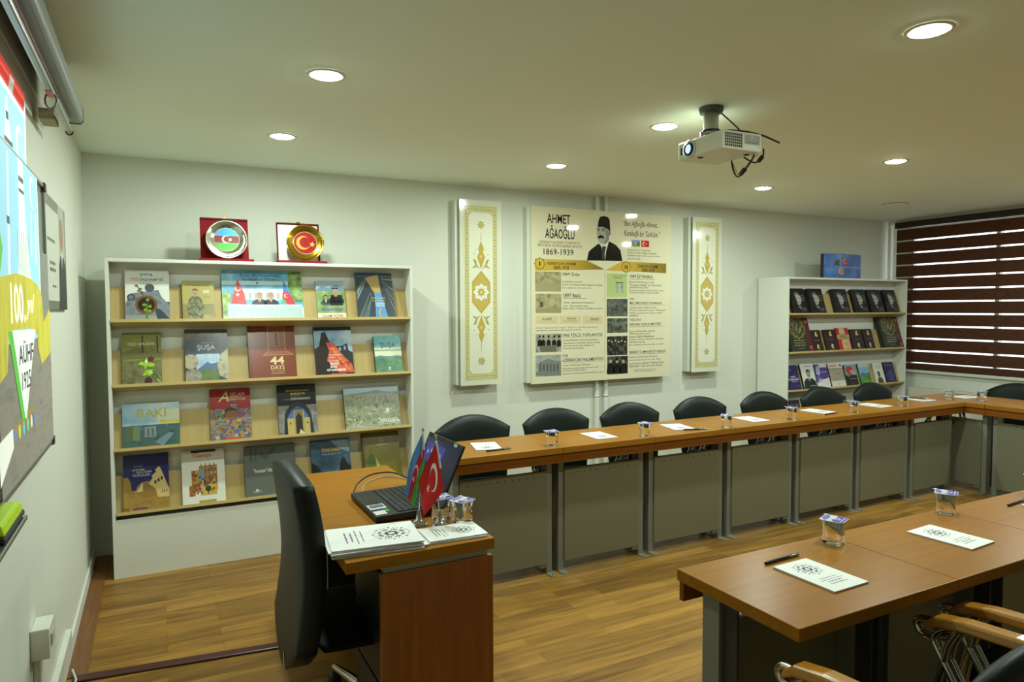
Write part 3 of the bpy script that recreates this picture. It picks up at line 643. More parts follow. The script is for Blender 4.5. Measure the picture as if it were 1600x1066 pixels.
P.e(0.59, 0.107, .011, 'a39c82', L=3, n=12); P.p([(0.59-.03, 0.036), (0.59-.024, 0.107-.025), (0.59, 0.107-.01), (0.59+.024, 0.107-.025), (0.59+.03, 0.036)], '171714', 2)
P.e(0.636, 0.105, .011, 'a39c82', L=3, n=12); P.p([(0.636-.03, 0.034), (0.636-.024, 0.105-.025), (0.636, 0.105-.01), (0.636+.024, 0.105-.025), (0.636+.03, 0.034)], '171714', 2)
P.r(0.59-.01, 0.112+.0, 0.59+.01, 0.112+.018, '171714', 4)
P.e(0.529, 0.233, .006, 'b5b29c', L=3, n=8)
P.e(0.533, 0.341, .006, '77786a', L=3, n=8)
P.e(0.528, 0.453, .006, '7a7b70', L=3, n=8)
P.e(0.553, 0.226, .006, 'b5b29c', L=3, n=8)
P.e(0.557, 0.334, .006, '77786a', L=3, n=8)
P.e(0.552, 0.447, .006, '7a7b70', L=3, n=8)
P.e(0.576, 0.232, .006, 'b5b29c', L=3, n=8)
P.e(0.58, 0.34, .006, '77786a', L=3, n=8)
P.e(0.576, 0.453, .006, '7a7b70', L=3, n=8)
P.e(0.601, 0.225, .006, 'b5b29c', L=3, n=8)
P.e(0.604, 0.333, .006, '77786a', L=3, n=8)
P.e(0.6, 0.447, .006, '7a7b70', L=3, n=8)
P.e(0.624, 0.231, .006, 'b5b29c', L=3, n=8)
P.e(0.628, 0.34, .006, '77786a', L=3, n=8)
P.e(0.624, 0.453, .006, '7a7b70', L=3, n=8)
P.e(0.649, 0.224, .006, 'b5b29c', L=3, n=8)
P.e(0.652, 0.333, .006, '77786a', L=3, n=8)
P.e(0.648, 0.447, .006, '7a7b70', L=3, n=8)
P.p([(0.043, 0.046), (0.043, 0.117), (0.108, 0.141), (0.162, 0.124), (0.194, 0.127), (0.194, 0.039)], '7c8078', 2)
P.r(0.052, 0.071, 0.061, 0.112, '555a54', 3)
P.r(0.075, 0.07, 0.084, 0.111, '555a54', 3)
P.r(0.097, 0.069, 0.107, 0.11, '555a54', 3)
P.r(0.12, 0.068, 0.129, 0.11, '555a54', 3)
P.r(0.142, 0.067, 0.152, 0.108, '555a54', 3)
P.r(0.165, 0.066, 0.175, 0.107, '555a54', 3)
P.p([(0.026, 0.522), (0.024, 0.57), (0.091, 0.579), (0.195, 0.567), (0.194, 0.524)], 'a39b70', 2)
P.p([(0.026, 0.401), (0.026, 0.426), (0.196, 0.433), (0.196, 0.4)], '9a9468', 2)
P.r(0.055, 0.433, 0.075, 0.464, '5c5a3c', 3)
P.mb.build('printed_face', t)

# ------------------------------------------------------------------ display bookcases
TILT = rad(17)
SZ = (1.487, 1.118, .752, .3834); BWD = 1.80; BHT = 1.831
def bookcase(x, yf, depth, label):
    t = thing('bookcase', label, 'bookcase', (x, yf, 0))
    box('side_panel', 0, 0, 0, .018, depth, BHT, WHITE, t, .0015); box('side_panel', BWD-.018, 0, 0, BWD, depth, BHT, WHITE, t, .0015)
    box('top_panel', .018, 0, BHT-.02, BWD-.018, depth, BHT-.0005, WHITE, t, .0015)
    box('back_panel', .018, .145, 0, BWD-.018, .152, BHT-.02, WHITE, t)
    box('kick_panel', .018, .006, 0, BWD-.018, .022, SZ[3]-.045, WHITE, t, .0015)
    for z in SZ:
        o = box('shelf', .019, 0, -.018, BWD-.019, .125, 0, BEECH, t, .001); o.location = (0, 0, z); o.rotation_euler = (-TILT, 0, 0)
        o = box('display_panel', .019, .052, .001, BWD-.019, .06, .212, BEECHV, t); o.location = (0, 0, z); o.rotation_euler = (-TILT, 0, 0)
    return t
bookcase(.131, -.492, .36, 'wide white display bookcase with tilted beech shelves left of the desk')
bookcase(5.684, -.379, .365, 'white display bookcase with tilted beech shelves beside the window blind')
PAGES = M('d8d4c0', .7, bump=(300, .2))
def book(x0, x1, h, th, edge, art, label, yf, z, group=None, rough=.3):
    w = x1-x0; q = Matrix.Translation((0, yf, z)) @ Matrix.Rotation(-TILT, 4, 'X')
    p = q @ Vector(((x0+x1)/2, .0505-th, .0008))
    r = thing('book', label, 'book', p, 0, group); r.rotation_euler = (-TILT, 0, 0)
    P = Print(wallfn(w, h), w, h, rough); P.clip = True
    e = M(edge, rough)
    P.mb.box(-w/2, 0, 0, w/2, .0022, h, e); P.mb.box(-w/2, th-.0022, 0, w/2, th, h, e); P.mb.box(-w/2, .0022, 0, -w/2+.003, th-.0022, h, e)
    art(P); P.mb.build('cover', r)
    box('page_block', -w/2+.003, .0023, .003, w/2-.004, th-.0023, h-.003, PAGES, r)
    return r
ROCK = pho(['4b4a44', '8d8878', 'b4ad9a'], 22); 
def a_zefer(P):
    P.r(0, 0, 1, 1, 'dcdcd2'); P.r(0, 0, 1, .36, pho(['7b8890', 'aab2b4', '5a646c'], 20)); P.p([(0, .3), (.1, .52), (.3, .55), (.75, .6), (.82, .45), (1, .3), (1, .1), (0, .1)], pho(['3d444c', '7f8990', '5c666e'], 18), 2)
    P.e(.55, .64, .11, '4c545b', L=3); P.e(.13, .45, .09, '3b4248', L=3); P.e(.13, .45, .06, '6d767c', L=4)
    P.p([(.65, .25), (.8, .2), (1, .02), (1, 0), (.72, 0)], '38404a', 3)
    P.e(.47, .3, .25, '7a4a22', L=4); P.e(.47, .3, .19, '1d1a14', L=5)
    P.p([(.45, 0), (.5, 0), (.5, .35), (.46, .3)], '5e7a2a', 6)
    for u, v in ((.42, .3), (.55, .27), (.5, .4), (.44, .2), (.54, .18), (.5, .02)): P.star(u, v, .06, '8ca83a', 5, .4, 7)
    for u, v in ((.25, .68), (.35, .62), (.3, .58), (.38, .55)): P.star(u, v, .05, '4c5a2c', 5, .4, 6)
    P.p([(.24, .7), (.27, .7), (.45, .45), (.43, .44)], '5a6a30', 5)
    P.t('ZƏFƏR', .33, .87, .63, .93, '3b7f96', 5, 1.2); P.t('SALNAMƏSİ', .33, .78, .86, .85, '3b7f96', 5, 1.2)
    P.t('ХРОНИКА', .13, .815, .31, .84, 'cf5a38', 5, 1.2); P.t('ПОБЕДЫ', .13, .78, .31, .805, 'cf5a38', 5, 1.2); P.t('A CHRONICLE', .33, .74, .6, .76, '7d9a3e', 5, .4); P.t('OF VICTORY', .33, .705, .56, .725, '7d9a3e', 5, .4)
CAMO = pho(['5d6443', '8b8a62', '44482f', '9a9470'], 40)
def a_veten(P):
    P.r(0, 0, 1, 1, 'a99e5c'); P.r(0, 0, 1, .4, pho(['9a9058', '857d48', 'b0a868'], 12), 2); P.p([(.6, .28), (.75, .32), (.95, .42), (.97, .4), (.85, .3), (1, .25), (1, .12), (.65, .12)], '8a824c', 3)
    P.t('VƏTƏN SAVAŞI FATEHİ', .12, .85, .85, .91, '2a2820', 5, .8); P.r(.65, .68, .85, .76, 'c9c08c', 3); P.r(.66, .57, .88, .6, '968c50', 3)
    P.p([(.18, 0), (.14, .3), (.2, .52), (.32, .6), (.5, .6), (.6, .52), (.68, .3), (.64, .1), (.58, 0)], CAMO, 4)
    P.e(.4, .7, .09, 'b08a68', .075, L=5); P.p([(.31, .72), (.33, .78), (.4, .8), (.48, .78), (.5, .72), (.45, .75), (.35, .75)], '57524a', 6); P.r(.35, .66, .45, .67, '4a4038', 6); P.r(.22, .02, .27, .1, 'b08a68', 5)
def a_beyan(P):
    P.r(0, .25, 1, 1, pho(['3f88ae', '6aaccb', 'a9d2dd'], 7)); P.r(0, .7, 1, .78, 'b9d8de', 2)
    P.r(.2, .4, .9, .62, pho(['c8cdbf', 'dfe0d2', 'a7b19e'], 24), 2); P.r(0, .05, .1, .55, pho(['5d8a35', '93b05a', 'c9d5a8'], 30), 3); P.r(.82, .35, 1, .99, pho(['3f6a30', '7a9a52', 'a9bd86'], 24), 3)
    for k in range(9): P.r(.25+k*.07, .42, .28+k*.07, .54, '9aa896', 3)
    P.t('Şuşa Beyannamesi:', .22, .86, .72, .93, '23323c', 5, .7); P.t('Kardeşliğimiz Ebedidir', .25, .78, .68, .85, '23323c', 5, .4, .2); P.star(.43, .74, .02, '2b3a44', 4, .5, 5)
    P.t('ŞUŞA', .33, .57, .46, .6, 'f0efe6', 5, .8); P.t('ŞUŞA', .54, .57, .67, .6, 'f0efe6', 5, .8)
    P.p([(.1, .32), (.14, .55), (.19, .82), (.26, .55), (.29, .3)], 'cf3a30', 4); P.moon(.19, .62, .035, 'f0e8e0', 5, 60); P.star(.185, .5, .03, 'f0e8e0', 5, .4, 5)
    P.p([(.72, .3), (.745, .55), (.76, .8), (.83, .55), (.9, .3)], 'c83848', 4); P.p([(.745, .55), (.76, .8), (.85, .5), (.79, .58)], '3f7fc0', 5); P.p([(.72, .3), (.735, .45), (.8, .3)], '4fae7a', 5); P.moon(.785, .48, .025, 'f0e8e0', 6)
    for u in (.45, .59): P.bust(u, .28, .1, '23262e', 'b48c6e', '8a8378', 'b03030', L=5)
    P.r(.06, 0, .985, .3, 'b4c6c4', 9); P.r(.06, .275, .985, .3, 'c9d6d4', 10)
    for k in range(3): P.r(.1+k*.3, .03, .36+k*.3, .2, 'a4b8b8', 10); P.r(.11+k*.3, .04, .35+k*.3, .19, 'afc2c0', 11)
def a_ilham(P):
    P.r(0, .7, 1, 1, '9fb4bf'); P.p([(0, .75), (.2, .86), (.45, .8), (.7, .9), (1, .82), (1, .5), (0, .5)], '6d8a94', 2); P.r(0, .1, 1, .72, pho(['5c7a42', '86a060', 'a9b98a'], 14), 3)
    P.bust(.32, .36, .2, '4d5b56', 'b08868', '33302c', None, 'cdd5d0', 4); P.bust(.68, .4, .29, '2f3034', 'b4886a', '9a948a', None, '2f3034', 5); P.r(.55, .78, .78, .81, '222220', 12)
    P.p([(.2, .34), (.42, .34), (.42, .6), (.22, .6)], '5c6c62', 4); P.p([(.45, .34), (.92, .34), (.92, .62), (.5, .62)], '2f3034', 5)
    P.r(0, 0, 1, .14, 'd8d6c2', 9); P.t('Cəmiyyət həyatı', .12, .18, .88, .28, '6a5ab8', 12, 1.2, .2); P.t('İLHAM ƏLİYEV', .14, .02, .9, .12, 'b84a40', 12, 1)
def a_karabakh(P):
    P.r(0, 0, 1, 1, '39424a'); P.p([(0, .9), (0, 1), (1, 1), (1, .9), (.6, .93)], '4a5c86', 2)
    for k in range(9): P.p([(.02, .62-k*.05), (.26, .92-k*.012), (.29, .88-k*.02), (0, .56-k*.06)] if k < 4 else [(.0+.03*(k-4), 0), (.08+.05*(k-4), 0), (.4, .62-.02*k), (.36, .64-.02*k)], '8d9c98' if k % 2 else '5d6c70', 3)
    for k in range(8): P.p([(.68+.01*k, .9-.03*k), (1, .98-.11*k), (1, .93-.11*k), (.69+.01*k, .88-.03*k)], '7d8a86' if k % 2 else '55625c', 3)
    P.p([(.26, .88), (.62, .97), (.66, .56), (.48, .54)], 'b39c62', 4); P.p([(.48, .54), (.66, .56), (.72, .3), (.8, 0), (.46, 0), (.48, .3)], '5a94c8', 5)
    P.t('QARABAĞ', .38, .42, .76, .46, 'd8bc52', 6, 1); P.t('XALÇASI VƏ ƏNƏNƏLƏRİ', .4, .36, .74, .4, 'd8bc52', 6, .6); P.t('KARABAKH', .48, .3, .74, .34, 'e0e4e0', 6, .6); P.t('TIMELESS', .48, .25, .74, .29, 'e0e4e0', 6, .6)
    P.p([(.56, .02), (.62, .06), (.58, .12), (.64, .2), (.6, .21), (.54, .12), (.58, .06)], 'c9a84a', 6)
def a_oldshusha(P):
    P.r(0, 0, 1, 1, pho(['6d6a38', '8a8648', '57562f'], 8)); P.r(0, .7, 1, 1, '7d7a3c', 2); P.r(0, 0, 1, .45, pho(['4b4a2c', '6e6c44', '87835c'], 24), 3); P.p([(0, .62), (.4, .72), (.7, .6), (1, .62), (1, .5), (0, .48)], '6a683c', 2)
    for u in (.5, .88): P.r(u, .6, u+.04, .94, '38371f', 3)
    P.t('OLD SHUSHA', .14, .75, .84, .81, 'cfcaa4', 5, 1); P.t('ZAMANIN RƏSMİ', .24, .85, .74, .87, 'a8a26a', 5)
    for a, b, c, d, k in ((.4, .38, .62, .4, 1), (.6, .35, .84, .38, 1), (.5, .16, .78, .28, 1), (.56, .28, .64, .52, 1), (.86, .08, .98, .02, 1), (.88, .22, .96, .1, 1)): P.p([(a, b), ((a+c)/2-.04, (b+d)/2+.05), (c, d), ((a+c)/2+.04, (b+d)/2-.04)], '9ccf35', 6)
    P.e(.67, .21, .1, '86b82c', .05, L=7); P.e(.7, .22, .06, 'b9dc5c', .025, L=8); P.e(.65, .06, .1, '4a2520', .07, L=5); P.e(.72, .48, .09, '5a2c26', .05, L=5); P.e(.61, .43, .03, 'e8ecd8', .03, L=8)
def a_susa1(P):
    P.r(0, 0, 1, 1, '3a3d42'); P.r(0, .78, 1, 1, pho(['2f2c26', '57503e', '6d6552'], 14), 2); P.r(0, .6, 1, .8, pho(['2b3038', '3f4650', '333a44'], 8), 3); P.r(.25, .2, .8, .52, pho(['8fb0cc', 'b9cfdd', '6f97b8'], 6), 3); P.r(0, .45, 1, .62, '39424e', 2)
    P.p([(.22, .2), (.4, .3), (.5, .37), (.6, .33), (.78, .36), (.85, .2)], '55688a', 4); P.e(.5, .1, .3, pho(['3f5a35', '5f7a4a', '7d5a4a'], 20), .14, L=5)
    P.e(.12, .38, .19, pho(['8d8468', 'b0a888', '756e58'], 20), .14, L=6); P.e(.16, .1, .2, ROCK, .14, L=6); P.p([(1, .62), (.82, .5), (.74, .3), (.78, .1), (1, 0)], pho(['97906c', 'b4ac88', '6d6850'], 20), 6)
    P.t('AZƏRBAYCAN', .38, .725, .68, .75, 'b9b9b4', 8); P.t('ŞUŞA', .28, .58, .7, .7, 'e4e4de', 8, .4); P.t('THE PEARL', .42, .51, .62, .53, 'b9c4cc', 8); P.t('OF KARABAKH', .4, .47, .66, .5, 'b9c4cc', 8)
def a_44(P):
    P.r(0, 0, 1, 1, '7c3a1e'); P.r(0, 0, .06, 1, '6c3018', 2)
    for q in ([(.42, .58), (.42, 1), (.76, 1), (.78, .58)], ): P.p(q, '8a4a28', 2)
    for a, b, c, d in ((.415, .52, .425, 1), (.775, .52, .785, 1), (.42, .97, .78, .975), (.55, .58, .555, .9), (.64, .58, .645, .9)): P.r(a, b, c, d, 'c9a878', 3)
    P.p([(.56, .6), (.56, .82), (.6, .86), (.64, .82), (.64, .6)], '5e2c16', 3); P.p([(.3, .43), (.95, .43), (.8, .5), (.42, .5)], '8f5230', 2); P.p([(.3, .425), (.95, .425), (.95, .43), (.3, .43)], 'c9a878', 3); P.p([(.3, .43), (.42, .5), (.43, .5), (.315, .43)], 'c9a878', 3); P.p([(.95, .43), (.8, .5), (.79, .5), (.935, .43)], 'c9a878', 3)
    P.t('44', .44, .25, .74, .4, 'd9c08c', 4, 1.6); P.t('DAYS', .45, .155, .74, .235, 'd9c08c', 4, .8); P.t('23 HOUR', .46, .11, .74, .14, 'c4a878', 4); P.t('KARABAKH', .46, .07, .74, .1, 'c4a878', 4)
def a_black(P):
    P.r(0, 0, 1, 1, '2a2a2c'); P.r(0, .45, 1, .93, pho(['5b7da0', '93aec4', 'c4cfd6'], 7), 2); P.p([(0, .0), (0, .55), (.12, .6), (.2, .88), (.3, .9), (.4, .7), (.5, .5), (.4, .2), (.4, 0)], '2b211e', 3)
    P.p([(.55, .3), (.52, .6), (.72, .6), (.86, .65), (.9, .5), (1, .46), (1, .1)], '2a2b30', 3); P.r(.64, .5, .69, .57, '8aa5bd', 4); P.r(.77, .52, .82, .6, '8aa5bd', 4)
    P.p([(.3, .68), (.5, .66), (.6, .55), (.7, .42), (.95, .22), (1, .05), (.6, .05), (.3, .3), (.38, .5)], pho(['c8452c', 'd8643c', '9a3422'], 20), 5)
    for q in range(7): P.p([(.4+.07*q, .56-.07*q), (.52+.06*q, .56-.07*q), (.5+.06*q, .5-.07*q)], 'e08a5c', 6)
    for i, s in enumerate(('QARABAĞIN', 'QARA', 'KİTABI')): P.t(s, .36, .4-i*.06, .36+.04*len(s), .44-i*.06, 'dcdcd8', 8, .2)
    for i, s in enumerate(('BLACK', 'BOOK', 'OF KARABAKH')): P.t(s, .38-.1*(i == 2), .21-i*.065, (.62, .56, .78)[i], .26-i*.065, 'ececea', 8, 1.8)
    P.r(.38, .01, .78, .035, 'c03028', 7)
def a_susa2(P):
    P.r(0, .5, 1, 1, pho(['3f8a9a', '6ab0ae', '2f7488'], 6)); P.r(0, .44, 1, .62, 'd8ddb4', 2); P.r(0, .58, 1, .68, pho(['8fbcae', 'c9d6b4', '6fa8a8'], 10), 2); P.p([(0, .44), (.2, .47), (.5, .43), (.8, .46), (1, .44), (1, .3), (0, .3)], '57809a', 3); P.r(0, 0, 1, .41, pho(['2f5c42', '4a7a52', '6d9468'], 14), 4)
    P.t('ŞUŞA', .22, .66, .8, .82, '2b3a3e', 5, 1.4); P.star(.5, .12, .05, 'd8e0d0', 8, .6, 6); P.r(.44, .06, .56, .07, 'd8e0d0', 6)
def a_baki(P):
    P.r(0, .5, 1, 1, pho(['6fa4c4', 'a4c4d4', 'd0dcd8'], 5)); P.r(.6, .55, 1, .85, 'd9dcc0', 2); P.r(.65, .5, 1, .58, 'd8c868', 3); P.r(0, .35, 1, .5, pho(['56707a', '3f565e', '6d868a'], 20), 3); P.r(0, 0, 1, .4, pho(['2f4a4a', '4a6660', '25383c'], 12), 4)
    P.r(.04, .16, .18, .5, '55664a', 5); P.r(.18, .16, .3, .48, '6d7c5c', 5); P.r(.38, .22, .58, .46, '7f8f88', 5); P.r(.42, .24, .46, .42, '55666a', 6); P.r(.5, .24, .54, .42, '55666a', 6); P.p([(.55, .1), (.8, .3), (.9, .28), (.7, .0)], '6f8694', 5)
    P.t('BAKI', .26, .67, .76, .87, 'c2b456', 8, .2); P.t('SİMFONİYASI', .3, .56, .74, .62, 'a9c4cc', 8, -.3); P.p([(.4, 0), (.64, 0), (.6, .025), (.44, .025)], 'c04030', 8)
def a_selam(P):
    P.r(0, 0, 1, 1, '9c2420'); P.r(0, 0, 1, .6, pho(['8a3a2c', 'b08a48', '8a7a6a', '4a5a7a', '9a4a34'], 34), 2)
    rg = random.Random(5)
    for k in range(60):
        u, v = rg.uniform(.05, .95), rg.uniform(.06, .56); P.e(u, v, rg.uniform(.02, .06), rg.choice(['a83a30', 'b8943c', '4a689a', 'b0a898', '4f7a50', '8a4a6a', 'b8743c', '5a3a2c']), L=3+k % 3, n=9)
    P.e(.52, .5, .17, '8a5a3c', .12, L=7); P.p([(.35, .5), (.38, .6), (.5, .64), (.62, .6), (.68, .5), (.6, .57), (.44, .57)], '3a2a20', 8)
    for a, b, c in ((.5, .66, '3fa0d0'), (.14, .58, '4a90c8'), (.86, .38, '4a90c8'), (.25, .3, '4a90c8')): P.r(a, b, a+.16, b+.03, c, 6); P.r(a, b-.03, a+.16, b, 'c03038', 6); P.r(a, b-.06, a+.16, b-.03, '3f9c50', 6)
    P.t('A', .2, .75, .46, .95, 'd8c47c', 8, .4, .35); P.t('SELAM', .5, .84, .86, .92, 'dcd2b4', 8, -.2); P.t('ZERBAYCAN', .44, .765, .88, .82, 'd8c47c', 8); P.t('TARİXİ GÜNLƏR', .25, .965, .75, .98, 'b86a5a', 8); P.r(.35, .01, .75, .035, 'c83a30', 8)
def a_shirvan(P):
    P.r(0, 0, 1, 1, '171614'); P.r(0, 0, 1, .58, pho(['6d6c68', '8d8c86', '55544f'], 18), 2); P.p([(.12, 0), (.16, .42), (.3, .58), (.5, .66), (.72, .58), (.84, .42), (.9, 0)], '2f2e30', 3)
    P.p([(.22, 0), (.24, .36), (.36, .5), (.5, .56), (.66, .5), (.76, .36), (.8, 0)], '4a68a8', 4); P.r(.22, 0, .8, .32, 'bba662', 5); P.r(.39, 0, .66, .48, 'a9955c', 6); P.r(.42, 0, .62, .45, '7d6e48', 7); P.p([(.44, 0), (.44, .34), (.52, .42), (.6, .34), (.6, 0)], '332c22', 8); P.p([(.5, 0), (.54, .1), (.64, .02), (.7, 0)], 'd0c49a', 9); P.r(.28, .2, .31, .24, '3a3326', 8); P.r(.72, .2, .75, .24, '3a3326', 8)
    P.t('ŞİRVANŞAHLARIN', .22, .85, .82, .9, 'd0b64a', 8, 1); P.t('BİNİNCİ YILI', .34, .79, .72, .84, 'd0b64a', 8, 1); P.t('1000 YEARS', .34, .755, .6, .77, '9a9a94', 8); P.t('OF THE', .16, .69, .3, .71, 'b8b8b2', 8); P.t('SHIRVANSHAHS', .33, .685, .84, .735, 'd8d8d2', 8, .5)
def a_karab(P):
    P.r(0, .8, 1, 1, '9fb4b8'); P.p([(0, .84), (.3, .88), (.6, .93), (.8, .87), (1, .87), (1, .7), (0, .7)], '6d7f78', 2); P.r(0, 0, 1, .84, pho(['566a42', '7d8a62', '9a987a', '47583a'], 26), 3)
    rg = random.Random(9)
    for k in range(90):
        u, v = rg.uniform(.02, .96), rg.uniform(.05, .76); s = .008+.02*(1-v); P.p([(u, v), (u+s*1.6, v+.3*s), (u+s*1.3, v+s*1.5), (u-.2*s, v+s)], rg.choice(['c9c4b0', 'a9a48c', 'b4ae9a', '8d6a52']), 4)
    P.r(.74, .36, .8, .46, 'd8cdaa', 5); P.p([(0, .06), (.3, .14), (.6, .05), (.6, 0), (0, 0)], pho(['b0ae9c', '8d8f78', 'cfccba'], 40), 5)
    P.t('KARABAKH', .63, .1, .95, .21, 'eceae0', 8, .2); P.t('GARDEN BEAUTY OF CULTURE', .63, .06, .95, .085, 'd8d8c8', 8); P.e(.965, .13, .012, 'e0e0d8', L=8)
def a_qedim(P):
    P.r(0, 0, 1, 1, '26265e'); P.r(0, 0, 1, .36, pho(['8a6a32', 'a8843f', '6d5226'], 20), 3); P.p([(0, .36), (0, .6), (.1, .6), (.16, .5), (.18, .36)], '9c783a', 3); P.e(.52, .36, .25, '957038', .15, L=4)
    P.p([(.55, .46), (.64, .56), (.62, .6), (.72, .66), (.7, .7), (.78, .76), (.82, .72), (1, .34), (1, .2), (.75, .2), (.7, .36)], 'cdb678', 5); P.p([(.28, .33), (.42, .5), (.42, .33)], 'd6c48a', 5)
    for k in range(3): P.e(.7+k*.07, .48+k*.03, .025, '3a3226', .035, L=6)
    for k in range(3): P.p([(.83+.05*k, .28+.01*k), (.87+.05*k, .28), (.85+.05*k, .36)], '957038', 6)
    P.t('YUSİF SƏMƏD', .22, .78, .42, .81, 'b9b6cc', 8); P.t('QƏDİM', .2, .7, .46, .75, 'c9c4b4', 8, .3); P.t('QALANIN', .28, .655, .62, .7, 'c9c4b4', 8, .3); P.t('YUXULARI', .2, .605, .58, .65, 'c9c4b4', 8, .3); P.r(.2, .02, .52, .05, '6a3a6a', 6)
def a_ganja(P):
    P.r(0, 0, 1, 1, 'dedccf'); P.r(.22, .955, .8, 1, '4a1c1c', 2); P.t('Ganja', .26, .84, .7, .94, 'd8746a', 8, .8); mi = pho(['8a6438', 'b0884c', '6a4a34', 'c4a468'], 34)
    P.r(.4, .22, .82, .7, mi, 3); P.r(.22, .2, .5, .62, pho(['7a3a2c', 'a8643c', 'c49a50', '4a2c28'], 30), 2); P.r(.16, .14, .3, .34, pho(['3a2c28', 'a8743c', '7a3a2c'], 34), 2); P.r(.42, .14, .8, .34, 'c4a448', 4); P.e(.6, .26, .07, '33482a', L=5); P.r(.59, .16, .61, .24, '3a2c22', 5); P.r(.4, .42, .52, .62, '7f94a8', 4)
    rg = random.Random(8)
    for k in range(34): u, v = rg.uniform(.2, .78), rg.uniform(.16, .6); P.r(u, v, u+.035, v+.045, rg.choice(['9a3a2c', 'd8c48c', '3f5a7a', '5a3a2c', 'cfa84c', 'b8b0a0']), 5)
    for u in (.45, .55, .65, .75): P.p([(u-.02, .7), (u+.02, .7), (u, .76)], '8a7a68', 4)
    P.r(.38, 0, .78, .05, 'a8924c', 4)
def a_hezar(P):
    P.r(0, 0, 1, 1, '62675f'); P.p([(.1, .7), (.1, .95), (.16, .95), (.16, .72), (.2, .72), (.2, .95), (.24, .95), (.24, .7)], '4f544d', 2); P.p([(.28, .78), (.42, .7), (.62, .93), (.56, .95), (.42, .8), (.34, .88)], '4f544d', 2); P.p([(.55, 0), (.66, .1), (.8, .36), (.9, .6), (1, .66), (1, 0)], '575c55', 2); P.p([(.86, .5), (.93, .42), (.97, .5), (.93, .58)], '6d726a', 3)
    P.t("'hezar'dan", .17, .46, .58, .54, 'dcdcd6', 8, 1); P.r(.14, .105, .3, .11, 'c4c4be', 4); P.star(.22, .115, .04, 'c4c4be', 8, .6, 4); P.t('AZERBAYCAN', .12, .07, .32, .09, 'c4c4be', 4)
def a_gorge(P):
    P.r(0, 0, 1, 1, pho(['1f3346', '36546a', '5a7a8a'], 8)); P.p([(.5, .98), (.98, .98), (.98, .7), (.7, .8)], pho(['5c7c8c', '8aa4ac', '46667a'], 10), 2); P.p([(0, .55), (.15, .45), (.25, .3), (.4, .2), (.6, .22), (.7, .34), (.72, .5), (.8, .62), (.86, .56), (.92, .44), (1, .4), (1, 0), (0, 0)], '17181c', 4); P.p([(.3, .22), (.45, .16), (.65, .2), (.55, .1), (.35, .12)], 'b07a4a', 6); P.e(.5, .14, .12, '8a5a34', .04, L=5)
    P.t('STONE CHARUS', .28, .74, .74, .82, 'c8a23c', 8, 1.6); P.t('DAŞ NƏĞMƏLƏRİ', .28, .67, .76, .71, 'b8bcc0', 8, .2)
def a_olive(P):
    P.r(0, 0, 1, 1, pho(['6d6426', '82782f', '5a5420'], 9)); P.r(0, 0, .05, 1, '5c551f', 2); P.star(.52, .84, .06, 'd8d0a0', 8, .6, 4); P.e(.52, .84, .035, '7a6f2c', L=5); P.t('TƏMƏDDÜN', .36, .73, .7, .77, 'cfc794', 4, .2); P.p([(.14, .2), (.14, .5), (.22, .6), (.28, .56), (.34, .38), (.36, .2)], '4f6a24', 3); P.p([(.33, .5), (.42, .35), (.46, .2), (.38, .1), (.34, .3)], 'a9bd3a', 4); P.p([(.14, .2), (.36, .2), (.4, 0), (.2, 0)], '5d7428', 3)
LB = [(0, .225, .453, .305, .026, '8d4038', a_zefer, 'white hardback with a rusty gun muzzle, leftmost on the top shelf of the left bookcase'),
 (0, .521, .695, .244, .024, '6d6538', a_veten, 'small khaki book showing a man in camouflage uniform'),
 (0, .741, 1.219, .32, .016, 'cfd8d4', a_beyan, 'wide landscape book showing two men signing between red and striped flags'),
 (0, 1.303, 1.485, .256, .026, '8fa0a0', a_ilham, 'small book with two standing men before green hills'),
 (0, 1.567, 1.818, .318, .024, '4a2030', a_karabakh, 'book with folded steel vanes and blue sky, right end of the top shelf'),
 (1, .2, .403, .308, .022, '55522a', a_oldshusha, 'olive green book with bright green leaves on its cover'),
 (1, .528, .765, .321, .026, '6a2c24', a_susa1, 'dark grey book with cave rocks round a blue mountain view'),
 (1, .884, 1.167, .342, .026, '6a2c16', a_44, 'rust-brown book with a gilt tower drawing, middle of the second shelf'),
 (1, 1.287, 1.532, .323, .028, '7a2420', a_black, 'dark book with orange lava-like flames running down its cover'),
 (1, 1.679, 1.866, .254, .03, '1f3036', a_susa2, 'small thick teal and green book, right end of the second shelf'),
 (2, .192, .489, .256, .018, '6a90a4', a_baki, 'landscape book with a city skyline under a pale blue sky'),
 (2, .657, .891, .317, .02, 'cfc4b4', a_selam, 'red book with a crowd of multicoloured flags around a face'),
 (2, 1.053, 1.293, .322, .024, '171614', a_shirvan, 'black book with a pointed stone archway and golden portal'),
 (2, 1.472, 1.849, .274, .028, '2a2c28', a_karab, 'wide landscape book with a green hillside town photograph'),
 (3, .187, .424, .324, .02, '3a2c3a', a_qedim, 'navy blue book with a sandy fortress wall, left on the lowest shelf'),
 (3, .494, .732, .318, .02, 'd0cdc0', a_ganja, 'white book with a colourful miniature painting in its centre'),
 (3, .847, 1.155, .313, .026, '4f544d', a_hezar, 'plain grey book half hidden behind the office chair back'),
 (3, 1.255, 1.511, .314, .022, '17191d', a_gorge, 'dark blue night-sky book behind the far edge of the desk'),
 (3, 1.595, 1.853, .332, .024, '4a441a', a_olive, 'olive gold book with a green plant, right end of the lowest shelf')]
for s, x0, x1, h, th, e, art, lab in LB:
    book(x0, x1, h, th, e, art, lab, -.492, SZ[s], 'books on the left bookcase')
